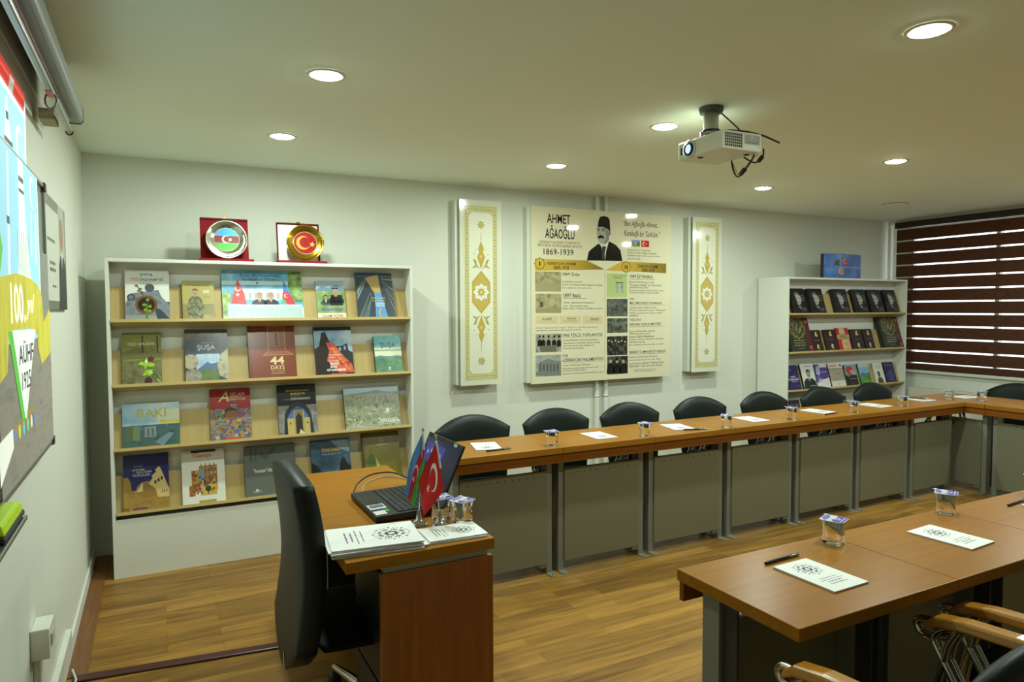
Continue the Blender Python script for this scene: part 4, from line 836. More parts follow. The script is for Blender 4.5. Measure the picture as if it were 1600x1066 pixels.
def a_face(P):
    P.r(0, 0, 1, 1, '141413'); P.e(.45, .58, .24, 'aaa596', .24, L=2); P.p([(.2, .62), (.24, .8), (.42, .88), (.6, .82), (.66, .68), (.6, .72), (.42, .78), (.28, .72)], '5c584e', 3); P.p([(.2, .36), (.4, .36), (.3, .8), (.16, .7)], '23221f', 3); P.r(.36, .6, .44, .625, '2c2924', 4); P.r(.52, .6, .6, .625, '2c2924', 4); P.r(.4, .44, .58, .455, '3a352e', 4); P.p([(.42, .3), (.58, .3), (.5, .18)], 'cfcdc0', 4); P.p([(.5, .2), (.45, .34), (.56, .34)], '1a1a18', 5)
    for i in range(4): P.r(.7, .72-i*.07, .9, .74-i*.07, '77756a', 4)
    for i in range(3): P.r(.5+.05*i, .2-i*.05, .9, .22-i*.05, '6d6b60', 4)
def a_quran(P):
    P.r(0, 0, 1, 1, '283020'); P.r(.8, 0, 1, 1, '571f22', 2); P.r(.0, 0, .06, 1, '1c2618', 2); P.r(.84, .8, .94, .9, 'b0562c', 3); P.r(.84, .05, .94, .15, 'b0562c', 3)
    P.star(.45, .68, .37, '8a7a3c', 12, .88, 3); P.star(.45, .68, .33, '39402a', 12, .88, 4); rg = random.Random(3)
    for k in range(60):
        a, q = rg.uniform(0, 6.28), rg.uniform(0, .3); P.e(.45+q*math.cos(a), .68+q*math.sin(a)*P.w/P.h, .022, 'a8954c', L=5, n=7)
    for i in range(3): P.dashes(.2, .68, .3-i*.07, .03, '8a8458', 4, i)
    P.dashes(.3, .6, .08, .02, '8a8458', 4, 9)
def a_brown(P):
    P.r(0, 0, 1, 1, '2e1c16'); P.p([(.45, .72), (.5, .9), (.66, .93), (.62, .8), (.72, .74), (.6, .68)], 'c4b46a', 2); P.dashes(.3, .75, .5, .025, '8a7a4a', 3, 2); P.p([(.4, .2), (.5, .34), (.64, .28), (.58, .16), (.66, .1), (.48, .12)], 'c4b88a', 2); P.dashes(.3, .7, .04, .025, '8a7a4a', 3, 4)
def a_redband(P):
    P.r(0, 0, 1, 1, 'b02c2c'); P.r(.25, .72, .7, 1, 'c4b07a', 2); P.r(0, .5, 1, .7, 'a8946a', 3); P.e(.5, .6, .3, '8d7c54', .06, L=4); P.r(.3, 0, .9, .48, 'c9b078', 2); P.t('2D', .5, .2, .76, .34, '9a5a3a', 5, .4); P.dashes(.36, .84, .06, .03, '9a5a3a', 5, 7)
def a_purple(P):
    P.r(0, 0, 1, 1, '2c2258'); P.t('HAKİKÎ', .36, .5, .72, .58, 'd8d4e0', 4, 1.4); P.t('DEVRİMCİLİĞİ', .2, .39, .92, .48, 'd8d4e0', 4, 1.4); P.t('TÜRKÇÜLÜK', .36, .31, .8, .37, 'c4c0d0', 4, .8); P.r(.1, .78, .5, .81, '8a84a8', 4); P.r(.5, .16, .95, .175, '6a6490', 4)
def a_port(P):
    P.r(0, 0, 1, 1, 'd4d4c6'); P.p([(.0, 0), (.08, .3), (.3, .42), (.7, .42), (.95, .3), (1, 0)], '1f2a26', 2); P.p([(.42, .44), (.62, .44), (.52, .22)], 'd4d4ca', 3); P.p([(.48, .42), (.56, .42), (.54, .24), (.5, .24)], '23302c', 4); P.e(.52, .6, .15, '8d8a7c', .15, L=4); P.p([(.36, .62), (.38, .74), (.52, .78), (.66, .74), (.68, .62), (.62, .7), (.42, .7)], '1c1c1a', 5); P.r(.46, .5, .58, .515, '3a3832', 5); P.dashes(.3, .8, .88, .025, '5a5a50', 3, 2); P.dashes(.45, .9, .1, .03, 'a8b0a4', 5, 3)
def a_purw(P):
    P.r(0, 0, 1, 1, '4a3f80'); P.p([(0, 0), (0, .22), (.5, .34), (1, .42), (1, 0)], 'd8d6d0', 2); P.r(.4, .86, 1, 1, 'cfccc8', 2); P.p([(.08, .6), (.14, .86), (.3, .95), (.42, .85), (.4, .62), (.28, .52)], 'a9a4bc', 3); P.p([(0, .3), (.1, .5), (.3, .5), (.5, .36), (.4, .3)], '6a5f9a', 3); P.t('Atsız', .1, .26, .9, .4, 'ded8e4', 5, .6, .4); P.dashes(.5, .95, .66, .025, 'b8b2cc', 4, 6)
def a_crowd(P):
    P.r(0, 0, 1, 1, 'd2d0c4'); P.r(0, .25, 1, .8, pho(['6d6a5c', '8f8a78', 'b0a48a', '4a463c'], 40), 2); P.r(.08, .87, .6, .91, 'a85048', 3); P.r(.8, .86, .95, .94, 'b03a34', 3); P.r(.46, .08, .54, .13, '8a877a', 3)
def a_poppy(P):
    P.r(0, 0, 1, 1, '1c1b1c'); P.r(0, .5, 1, 1, pho(['5a80a8', '87a4ba', '3f6080'], 12), 2); P.e(.45, .72, .34, 'b83c34', .2, L=3); P.e(.62, .66, .14, 'd8867c', .1, L=4); P.p([(.05, .5), (.3, .56), (.45, .5), (.25, .4)], '4f8a3a', 5); P.dashes(.35, .9, .3, .03, 'b0aca4', 4, 2); P.dashes(.3, .7, .1, .03, '8a4a34', 4, 3)
def a_green(P):
    P.r(0, 0, 1, 1, 'b9c8c4'); P.r(0, .5, 1, .82, pho(['6f9cc0', '94b4cc'], 8), 2); P.p([(0, .46), (.3, .58), (.6, .5), (1, .6), (1, .4), (0, .4)], '3f6a9a', 3); P.r(0, .0, 1, .46, pho(['3f7a34', '5a9444', '2f5c2a'], 14), 4); P.t('AKDENİZ', .25, .12, .8, .2, '8ab07a', 5)
def a_wport(P):
    P.r(0, 0, 1, 1, 'd8d4c2'); P.p([(.2, 0), (.24, .22), (.4, .3), (.62, .28), (.76, .18), (.8, 0)], '4a463c', 2); P.e(.46, .42, .13, '5c574c', .12, L=3); P.p([(.32, .44), (.36, .56), (.5, .58), (.6, .5)], '33302a', 4); P.dashes(.3, .8, .78, .03, '8a8674', 3, 2); P.dashes(.35, .7, .7, .02, 'a8a490', 3, 4)
def a_navy(P):
    P.r(0, 0, 1, 1, '1f2348'); P.p([(.2, .1), (.3, .5), (.45, .65), (.7, .6), (.85, .3), (.85, .1)], pho(['2a3060', '3a4274', '1f2448'], 16), 2); P.dashes(.25, .8, .82, .03, '6a70a0', 3, 2); P.dashes(.3, .8, .12, .03, '6a70a0', 3, 5)
def a_dark(P):
    P.r(0, 0, 1, 1, '2a241e'); P.t('SEÇMƏLƏR', .06, .62, .94, .86, 'a09a84', 3, .2)
fx = 5.684
for i, (a, c) in enumerate(((5.79, 5.992), (6.035, 6.248), (6.393, 6.61), (6.69, 6.897), (6.934, 7.148), (7.19, 7.391))):
    book(a, c, .252, .034, '0f0f0e', a_face, f'black paperback with a pale face, {ORD[i]} from the left on its shelf', -.379, SZ[0], 'black portrait paperbacks on the far bookcase')
FB = [(1, 5.75, 6.066, .348, .045, '1c2618', a_quran, 'big dark green and maroon volume with a gilt medallion, left on the second shelf'),
 (1, 6.084, 6.24, .215, .02, '241610', a_brown, 'slim dark brown book next to the left gilt medallion volume'),
 (1, 6.284, 6.456, .216, .02, '241610', a_brown, 'slim dark brown book just left of the red book'),
 (1, 6.475, 6.663, .23, .018, '8a2424', a_redband, 'red book with a beige band, middle of the second shelf of the far bookcase'),
 (1, 6.678, 6.86, .214, .02, '241610', a_brown, 'slim dark brown book just right of the red book'),
 (1, 6.878, 7.026, .214, .02, '241610', a_brown, 'slim dark brown book next to the right gilt medallion volume'),
 (1, 7.135, 7.454, .35, .048, '1c2618', a_quran, 'big dark green and maroon volume with a gilt medallion, right end of its shelf'),
 (2, 5.74, 5.928, .246, .02, '1f1840', a_purple, 'purple book with white title, left end of the third shelf of the far bookcase'),
 (2, 5.966, 6.151, .252, .022, '20201e', a_port, 'pale book with a portrait of a man in a dark suit and tie'),
 (2, 6.162, 6.35, .239, .02, '3a3060', a_purw, 'violet and white book with slanted script lettering'),
 (2, 6.366, 6.578, .239, .022, '5c2a24', a_crowd, 'white book with a brownish crowd photograph'),
 (2, 6.605, 6.772, .217, .02, '5c4a30', a_poppy, 'dark book with a red poppy under a blue sky'),
 (2, 6.82, 6.983, .221, .02, '3a5c3a', a_green, 'blue and green landscape book, right of the poppy book'),
 (2, 7.053, 7.208, .222, .02, 'b0a888', a_wport, 'cream book with a small grey figure portrait'),
 (2, 7.23, 7.395, .22, .02, '15183a', a_navy, 'navy book with faint figure, right end of the third shelf of the far bookcase'),
 (3, 5.74, 5.97, .27, .022, '1f1a16', a_dark, 'dark book low on the far bookcase just above the table cups'),
 (3, 6.42, 6.66, .265, .022, '3c3f36', a_dark, 'greyish book low on the far bookcase between two chair backs')]
for s, x0, x1, h, th, e, art, lab in FB:
    book(x0, x1, h, th, e, art, lab, -.379, SZ[s], 'books on the far bookcase')

# things standing on the bookcases
VEL = M('7d1216', .75, spec=.2, key='red_velvet'); VELD = M('5a0d12', .7, spec=.2)
SILV = M('cfcfc0', .18, 1); GOLDM = M('c9a23a', .2, 1)
def plaque(x, label, kind):
    t = thing('award_plaque', label, 'plaque', (x, -.36, BHT), 0, 'award plates on the left bookcase')
    tl = Matrix.Rotation(rad(-9), 4, 'X')
    b = MB(); b.box(-.15, -.1, 0, .155, .045, .016, VEL); b.build('case_base', t, bevel=.004)
    b = MB()
    if kind == 0: b.box(-.138, .012, .016, .138, .03, .28, VEL, tl); b.box(-.138, .006, .266, .138, .012, .28, VELD, tl)
    else:
        for q in ((-.135, .012, .016, -.127, .03, .275), (.127, .012, .016, .135, .03, .275), (-.135, .012, .265, .135, .03, .275)): b.box(*q, VELD, tl)
        b.box(-.127, .022, .016, .127, .028, .266, M('cfd2c8', .45), tl)
    b.build('case_lid', t, bevel=.003)
    b = MB(); b.box(-.012, .0, .276 if kind == 0 else .27, .012, .012, .286 if kind == 0 else .28, GOLDM, tl); b.box(-.012, -.104, .006, .012, -.1, .014, GOLDM); b.build('clasp', t)
    mt = SILV if kind == 0 else GOLDM; R = .12 if kind == 0 else .118; cx = .006 if kind == 0 else .03
    T = Matrix.Translation((cx, -.03, .017+R)) @ tl
    b = MB(); b.lathe([(.0005, .002), (.072, .002), (.078, -.008), (.112, -.004), (R, -.01), (R, -.004), (.1, .008), (.0005, .01)], mt, 48, (0, 0, 0), 'y')
    b.v = [tuple(T @ Vector(v)) for v in b.v]; pl = b.build('plate', t)
    P = Print(lambda u, v, l: T @ Vector((-.074+.148*u, -.0005-l, -.074+.148*v)), .148, .148, .25, step=3e-4)
    P.e(.5, .5, .5, 'c9b98a' if kind else 'b9b9a4', L=1, n=48)
    if kind == 0:
        P.e(.5, .5, .48, '7a1c20', L=2, n=48); P.e(.5, .5, .47, M('3f8fd0', .25, .5), L=3, a0=20, a1=160); P.e(.5, .5, .47, M('3f9a30', .25, .5), L=3, a0=200, a1=340)
        P.r(.03, .335, .97, .345, 'c9c9ae', 4); P.r(.03, .655, .97, .665, 'c9c9ae', 4)
        P.moon(.47, .5, .16, SILV, 5); P.star(.63, .5, .08, SILV, 8, .5, 5)
    else:
        P.e(.5, .5, .48, M('9c1418', .3, coat=.4), L=2, n=48); P.moon(.42, .5, .3, M('d4ae44', .3, .3), 4, 12); P.star(.79, .44, .14, M('d9b85a', .3, .3), 5, .42, 5, 80)
    P.mb.build('emblem', pl)
    b = MB()
    for k in range(40):
        a = rad(165+k*210/39); c = Vector((.1*math.cos(a), -.012, .1*math.sin(a))); d = Vector((math.cos(a+.5), 0, math.sin(a+.5)))
        b.mesh([T @ (c-d*.009), T @ (c+Vector((d.z, 0, -d.x))*.004), T @ (c+d*.009), T @ (c-Vector((d.z, 0, -d.x))*.004)], [(0, 1, 2, 3)], mt)
    b.build('laurel_relief', pl)
plaque(.77, 'red velvet plaque with a silver plate bearing a striped blue, red and green flag', 0)
plaque(1.215, 'red framed plaque with a gold plate bearing a crescent and star', 1)
t = thing('picture_folder', 'blue folder with a flag photograph standing on the far bookcase', 'folder', (6.25, -.28, BHT))
for nm, T, w_, x0 in (('front_leaf', Matrix.Rotation(rad(-32), 4, 'Z'), .2, 0), ('back_leaf', Matrix.Translation((.17, -.106, 0)) @ Matrix.Rotation(rad(12), 4, 'Z'), .42, 1)):
    P = Print(lambda u, v, l: T @ Vector((u*w_, -l, v*.242)), w_, .242, .3)
    P.mb.box(0, 0, 0, w_, .006, .242, M('2a2c40', .4), T)
    P.r(0, 0, 1, 1, pho(['2f4f9c', '4a74b8', '7a9cc8'], 5))
    if x0: P.p([(.04, .62), (.3, .46), (.36, .72), (.1, .86)], 'b03c38', 3); P.moon(.14, .68, .06, 'e8e0dc', 4, -25); P.star(.22, .63, .03, 'e8e0dc', 5, .4, 4); P.p([(-.02, .1), (.12, .14), (.1, .4), (.04, .46), (-.01, .4)], 'b09478', 3); P.r(.0, .44, 1, .47, '9ab0cc', 2)
    else: P.r(0, 0, .14, 1, '1c1c2c', 2); P.p([(.62, .55), (.7, .7), (.9, .76), (.9, .5)], '55483c', 3); P.p([(.85, .2), (1, .14), (1, .46), (.88, .42)], 'b09478', 3)
    P.mb.build(nm, t)

# ------------------------------------------------------------------ conference tables
U = .66
def table_unit(label, w=U, d=.445, group='conference tables set in a U', p0=.0585, legs=(0, 1)):
    t = thing('conference_table', label, 'table', (0, 0, 0), 0, group)
    b = MB(); b.box(.0008, 0, .715, w-.0008, d, .75, CHERRY); b.build('tabletop', t, bevel=.002)
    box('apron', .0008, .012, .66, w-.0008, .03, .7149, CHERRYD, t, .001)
    P = Print(lambda u, v, l: (u, .078-l, v), 1, 1, .6, step=4e-4)
    P.mb.box(p0, .078, .062, w-.0585, .1, .605, STEELD)
    for k in range(11): P.r(p0+.04+k*(w-p0-.145)/10, .573, p0+.047+k*(w-p0-.145)/10, .58, '1d1d19')
    P.mb.box(w-.11, .082, .04, w-.062, .088, .062, STEELD)
    P.mb.build('modesty_panel', t, bevel=.0015)
    for x0 in [(.022, w-.058)[q] for q in legs]:
        b = MB(); b.box(x0, .088, .006, x0+.036, .155, .715, STEEL); b.box(x0+.014, .154, .05, x0+.022, .21, .7, M('33332d', .6))
        b.build('leg', t, bevel=.002)
        b = MB(); b.box(x0-.002, .03, 0, x0+.038, .33, .006, STEEL); b.box(x0+.004, .33, 0, x0+.032, .36, .012, STEEL); b.lathe([(.0005, .0075), (.006, .0075), (.006, .006)], M('3a3a34', .4, .6), 10, (x0+.018, .05, 0))
        b.build('foot_plate', t, bevel=.0015)
    return t
FX0, FY = 1.752, -1.652
proto = table_unit('table at the left end of the far row, partly behind the laptop lid'); proto.location = (FX0, FY, 0)
for k in range(1, 6): dup(proto, f'{ORD[k]} table from the left in the far row before the back wall', (FX0+U*k, FY, 0))
t = table_unit('last short table of the far row, meeting the corner table', w=.592); t.location = (FX0+6*U, FY, 0)
WX = 6.3065
t = table_unit('corner table where the far row turns along the window', w=.60, d=.555, p0=.22, legs=(1,)); t.location = (WX, -1.2, 0); t.rotation_euler.z = -math.pi/2
wt = table_unit('table along the window side, next to the corner table', d=.555); wt.location = (WX, -1.802, 0); wt.rotation_euler.z = -math.pi/2
dup(wt, 'second table along the window side, right edge of the photo', (WX, -1.802-U, 0))
NY = -3.369
for k, lab in enumerate(('nearest table in the foreground, its bare left end facing the desk', 'second table of the near row, bearing the second notepad', 'third table of the near row, at the right edge of the photo', 'fourth table of the near row, beyond the right edge')):
    if k == 3: continue
    dup(proto, lab, (1.757+U*(k+1), NY, 0), math.pi)

# ------------------------------------------------------------------ chairs
def cushion_back(w, z0, z1, arc, th, lean=0, wrap=.05, taper=.12, barc=0, waist=0, bow=0, nu=22, nv=20, edge=.28):
    vs = []; fs = []
    for side in (0, 1):
        for j in range(nv+1):
            v = j/nv
            for i in range(nu+1):
                u = -1+2*i/nu
                hw = w/2*(1-taper*(1-v)**.9-waist*math.sin(math.pi*v)**2)
                zb = z0-barc*(1-abs(u)**1.8); zt = z1+arc*(1-abs(u)**2.1); z = zb+(zt-zb)*v
                e = (1-abs(u)**5)*(1-abs(2*v-1)**7); q = th/2*(edge+(1-edge)*max(e, 0)**.6)
                y = lean*(v-.5)-wrap*u*u+bow*math.sin(math.pi*v)
                vs.append((u*hw, y-q if side == 0 else y+q, z))
    n = (nu+1)*(nv+1); I = lambda s, j, i: s*n+j*(nu+1)+i
    for j in range(nv):
        for i in range(nu):
            fs.append((I(0, j, i), I(0, j, i+1), I(0, j+1, i+1), I(0, j+1, i))); fs.append((I(1, j, i), I(1, j+1, i), I(1, j+1, i+1), I(1, j, i+1)))
    for i in range(nu):
        for j in (0, nv): fs.append((I(0, j, i), I(0, j, i+1), I(1, j, i+1), I(1, j, i)))
    for j in range(nv):
        for i in (0, nu): fs.append((I(0, j, i), I(0, j+1, i), I(1, j+1, i), I(1, j, i)))
    return vs, fs
def seat_mesh(w, d, z, th, yb):
    vs = []; fs = []; n = 16
    for side in (0, 1):
        for j in range(n+1):
            for i in range(n+1):
                u, v = -1+2*i/n, -1+2*j/n
                x, y = u*w/2*(1-.06*v*v), v*d/2*(1-.08*u*u)
                e = max(0, (1-abs(u)**4)*(1-abs(v)**4))**.5
                vs.append((x, yb+y, z-(0 if side == 0 else th*.5)-(1-e)*th*.5*(1 if side == 0 else -.3)))
    I = lambda s, j, i: s*(n+1)**2+j*(n+1)+i
    for j in range(n):
        for i in range(n):
            for s in (0, 1): fs.append((I(s, j, i), I(s, j, i+1), I(s, j+1, i+1), I(s, j+1, i)))
    for i in range(n):
        for j in (0, n): fs.append((I(0, j, i), I(0, j, i+1), I(1, j, i+1), I(1, j, i)))
        for q in (0, n): fs.append((I(0, i, q), I(0, i+1, q), I(1, i+1, q), I(1, i, q)))
    return vs, fs
def arm_mesh(s):
    pr = [(-.235, .628), (-.2, .648), (-.12, .663), (0, .672), (.12, .672), (.2, .664)]
    vs = []; fs = []
    for y, z in pr:
        for dx, dz in ((-.03, 0), (.03, 0), (.024, .03), (-.024, .03)): vs.append((s*.28+dx, y, z+dz*(.7 if y < -.22 else 1)))
    for i in range(len(pr)-1):
        for k in range(4): fs.append((i*4+k, i*4+(k+1) % 4, i*4+4+(k+1) % 4, i*4+4+k))
    fs += [(0, 1, 2, 3), tuple(4*(len(pr)-1)+k for k in (3, 2, 1, 0))]
    return vs, fs
def visitor_chair(label, group):
    t = thing('conference_chair', label, 'chair', (0, 0, 0), 0, group)
    b = MB(); v, f = seat_mesh(.5, .44, .475, .085, -.05); b.mesh(v, f, LEATHER, True); b.build('seat', t)
    b = MB(); v, f = cushion_back(.52, .44, .768, .09, .075, .05, .035, .2); b.mesh([(x, y+.175, z) for x, y, z in v], f, LEATHER, True); b.build('backrest', t)
    for s in (-1, 1):
        b = MB(); v, f = arm_mesh(s); b.mesh(v, f, ARMWOOD); b.build('armrest', t, bevel=.008, seg=3)
        fr = MB(); X = s*.28
        for dx in (-.017, .017):
            fr.tube(spline([(X+dx, -.17, .655), (X+dx, -.205, .618), (X+dx, -.17, .55), (X+dx, -.0, .28), (X+dx, .17, .012)]), .0095, CHROME, 8)
            fr.tube(spline([(X+dx, -.14, .66), (X+dx, -.165, .61), (X+dx, -.18, .54), (X+dx, -.235, .28), (X+dx, -.29, .012)]), .0095, CHROME, 8)
        fr.tube(spline([(X, -.17, .628), (X, -.22, .608), (X, -.25, .61), (X, -.262, .63), (X, -.25, .648), (X, -.22, .652)]), .011, CHROME, 12)
        fr.tube([(X, -.31, .012), (X, .19, .012)], .012, CHROME, 8)
        fr.build('frame', t)
    b = MB()
    for y in (-.2, .07): b.tube([(-.28, y, .412 if y < 0 else .17), (.28, y, .412 if y < 0 else .17)], .011, CHROME, 8)
    b.tube([(-.16, .1, .43), (-.16, .17, .5)], .014, BLACK, 8); b.tube([(.16, .1, .43), (.16, .17, .5)], .014, BLACK, 8)
    b.build('crossbar', t)
    return t
cx = (2.163, 2.782, 3.40, 4.065, 4.746, 5.432, 6.105)
where = ('behind the pad next to the laptop screen', 'in front of the wall left of the poster pipes', 'below the two white wall pipes', 'below the right ornament panel', 'in front of the far bookcase side panel', 'before the purple book of the far bookcase', 'before the right end of the far bookcase')
ch = visitor_chair('dark green leather armchair behind the far row of tables, first from the left', 'dark leather chairs around the tables')
ch.location = (cx[0], -1.13, 0)
for i in range(1, 7): dup(ch, f'dark green leather armchair behind the far row of tables, {ORD[i]} from the left', (cx[i], -1.13, 0))
dup(ch, 'dark leather armchair at the window side, its arched back before the white sill wall', (7.0, -1.62, 0), -math.pi/2)
dup(ch, 'nearest armchair with wooden arms at the lower right corner, back turned to the camera', (2.022, -4.03, 0), math.pi)
dup(ch, 'armchair at the near table whose left wooden arm touches the nearest chair', (2.728, -4.015, 0), math.pi)

# ------------------------------------------------------------------ presenter's desk and office chair
t = thing('desk', 'cherry wood desk with the laptop on it in front of the left bookcase', 'desk', (.884, -2.858, 0))
DW, DD = .511, 1.248
box('desktop', 0, 0, .713, DW, DD, .75, CHERRY, t, .002)
box('spacer', .125, .018, .69, DW-.02, DD-.018, .713, M('a9aa98', .5), t)
CHV = wood('cherry_upright', '834a1a', '935620', .36, 2)
box('end_panel', .112, .006, 0, DW-.004, .03, .69, CHV, t, .001); box('end_panel', .112, DD-.03, 0, DW-.004, DD-.006, .69, CHV, t, .001)
box('front_panel', DW-.06, .0305, .12, DW-.042, DD-.0305, .69, M('1a1815', .6), t, .001)
b = MB(); b.box(.125, .032, .1, DW-.062, .36, .688, BLACK)
b.build('pedestal', t, bevel=.002)
b = MB(); b.box(.125, DD-.4, .1, DW-.062, DD-.032, .688, BLACK); b.build('pedestal', t, bevel=.002)
for k in range(3): box('drawer', .118, .036, .12+k*.19, .1249, .356, .3+k*.19, M('141413', .5), t, .002)

oc = thing('office_chair', 'high-backed dark green leather swivel chair pulled up to the desk', 'chair', (1.045, -2.48, 0), rad(90))
b = MB(); v, f = seat_mesh(.5, .46, .46, .1, -.01); b.mesh(v, f, M('0c0d0c', .75, spec=.2, key='black_seat_fabric'), True); b.build('seat', oc)
b = MB(); v, f = cushion_back(.46, .43, .972, .025, .088, .0, .012, -.02, .125, 0.0, -.035, 24, 28, .72); b.mesh([(x-.03, y+.274, z) for x, y, z in v], f, LEATHER, True); bk = b.build('backrest', oc)
b = MB(); b.tube([(-.165, .318, .36), (-.16, .318, .41)], .003, CHROME, 6); b.build('zip_pull', bk)
b = MB(); b.tube([(0, 0, .1), (0, 0, .2)], .032, BLACK, 16); b.tube([(0, 0, .2), (0, 0, .41)], .02, CHROME, 16); b.tube([(0, 0, .14), (0, 0, .36)], .034, BLACK, 16); b.build('gas_column', oc)
b = MB(); b.box(-.1, -.12, .375, .1, .12, .4, BLACK); b.box(-.04, .1, .385, .04, .225, .405, BLACK); b.box(-.04, .205, .385, .04, .225, .6, BLACK); b.build('tilt_mechanism', oc, bevel=.004)
for k in range(5):
    a = rad(72*k+10); c, s = math.cos(a), math.sin(a)
    b = MB(); b.tube([(c*.02, s*.02, .115), (c*.15, s*.15, .1), (c*.3, s*.3, .078)], [.024, .02, .014], CHROME, 10); lg = b.build('base_arm', oc)
    b = MB(); b.lathe([(.0005, -.022), (.026, -.022), (.03, -.012), (.03, .012), (.026, .022), (.0005, .022)], BLACK, 18, (c*.3, s*.3, .0302), 'y'); b.tube([(c*.3, s*.3, .04), (c*.3, s*.3, .08)], .007, BLACK, 8); b.build('caster', lg)

# ------------------------------------------------------------------ laptop
LB_ = M('141416', .42, key='laptop_black')
t = thing('laptop', 'open black laptop on the desk facing the office chair', 'laptop', (1.078, -2.335, .7505), 0)
lw, ld_ = .372, .245
P = Print(lambda u, v, l: (u*ld_, lw/2-v*lw, .026+.006*u+l), ld_, lw, .4, step=3e-4)
vs = [(0, -lw/2, .004), (ld_, -lw/2, .002), (ld_, lw/2, .002), (0, lw/2, .004), (0, -lw/2, .026), (ld_, -lw/2, .032), (ld_, lw/2, .032), (0, lw/2, .026)]
P.mb.mesh(vs, [(0, 3, 2, 1), (4, 5, 6, 7), (0, 1, 5, 4), (1, 2, 6, 5), (2, 3, 7, 6), (3, 0, 4, 7)], LB_)
bs = P.mb.build('base', t, bevel=.003)
P = Print(lambda u, v, l: (u*ld_, lw/2-v*lw, .026+.006*u+l), ld_, lw, .3, step=3e-4)
P.r(.36, .04, .93, .96, '0c0c0e', 1); P.r(.06, .36, .27, .62, '1b1b1e', 1)
P.mb.build('keyboard_bed', t)
P = Print(lambda u, v, l: (u*ld_, lw/2-v*lw, .026+.006*u+l), ld_, lw, .5, step=3e-4)
for r_ in range(6):
    n_ = 17
    for k in range(n_):
        u0, v0 = .375+r_*.09, .05+k*.0533
        if r_ == 0 and 4 <= k <= 8:
            if k == 4: q = [P.fn(u, v, .0005) for u, v in ((u0, v0), (u0+.075, v0), (u0+.075, v0+.255), (u0, v0+.255))]
            else: continue
        else: q = [P.fn(u, v, .0005) for u, v in ((u0, v0), (u0+.075, v0), (u0+.075, v0+.046), (u0, v0+.046))]
        q = [Vector(x) for x in q]; q2 = [x+Vector((0, 0, .0025)) for x in q]
        P.mb.mesh(q+q2, [(4, 5, 6, 7), (0, 1, 5, 4), (1, 2, 6, 5), (2, 3, 7, 6), (3, 0, 4, 7)], M('1f1f22', .5))
o = P.mb.build('keys', t)
P = Print(lambda u, v, l: (u*ld_, lw/2-v*lw, .026+.006*u+l), ld_, lw, .3, step=4e-4)
P.r(.02, .58, .28, .75, 'c9d4d4', 2); P.r(.05, .6, .26, .7, '2a3434', 3); P.dashes(.07, .24, .63, .012, 'a9c4c4', 4, 2); P.dashes(.07, .24, .66, .012, 'a9c4c4', 4, 3)
P.r(.02, .82, .2, .95, 'd4d6d2', 2); P.r(.14, .80, .26, .88, '3f6ad0', 2); P.r(.2, .80, .27, .88, '3f9c4a', 3); P.r(.14, .83, .2, .88, 'd8dcd8', 3)
P.mb.build('stickers', t)
T = Matrix.Translation((ld_+.002, 0, .026)) @ Matrix.Rotation(rad(24), 4, 'Y')
P = Print(lambda u, v, l: T @ Vector((-.0005-l, lw/2-u*lw, .012+v*.238)), lw, .238, .2, step=3e-4)
P.mb.box(0, -lw/2, 0, .01, lw/2, .25, LB_, T)
P.r(.02, .02, .98, .92, M('141a3a', .15, emit=.35, key='laptop_screen'), 1); P.r(.1, .5, .62, .84, M('2c2f78', .15, emit=.4), 2)
for k in range(5): P.star(.18+.09*k, .67+.04*(k % 2), .035, M('8a8ac8', .2, emit=.3), 8, .5, 3)
P.p([(.3, .05), (.62, .5), (.7, .5), (.45, .05)], M('27304e', .15, emit=.35), 2)
P.r(.78, .93, .86, .98, 'cdd6cc', 4); P.r(.8, .94, .84, .97, '5f9a86', 5)
P.mb.build('lid', t, bevel=.002)
o = MB().tube(spline([(1.10, -2.10, .754), (1.13, -2.06, .79), (1.2, -2.03, .815), (1.3, -2.02, .81), (1.38, -2.03, .77), (1.41, -2.04, .756)]), .0035, BLACK, 8).build('laptop_cable'); tag(o, 'black cable arching over the desk behind the laptop', 'cable')
o = MB().tube(spline([(1.13, -2.125, .754), (1.16, -2.07, .785), (1.24, -2.045, .8), (1.32, -2.045, .79), (1.405, -2.06, .755)]), .003, M('8d8f8a', .4), 8).build('laptop_cable'); tag(o, 'thin grey cable arching over the desk beside the black one', 'cable')

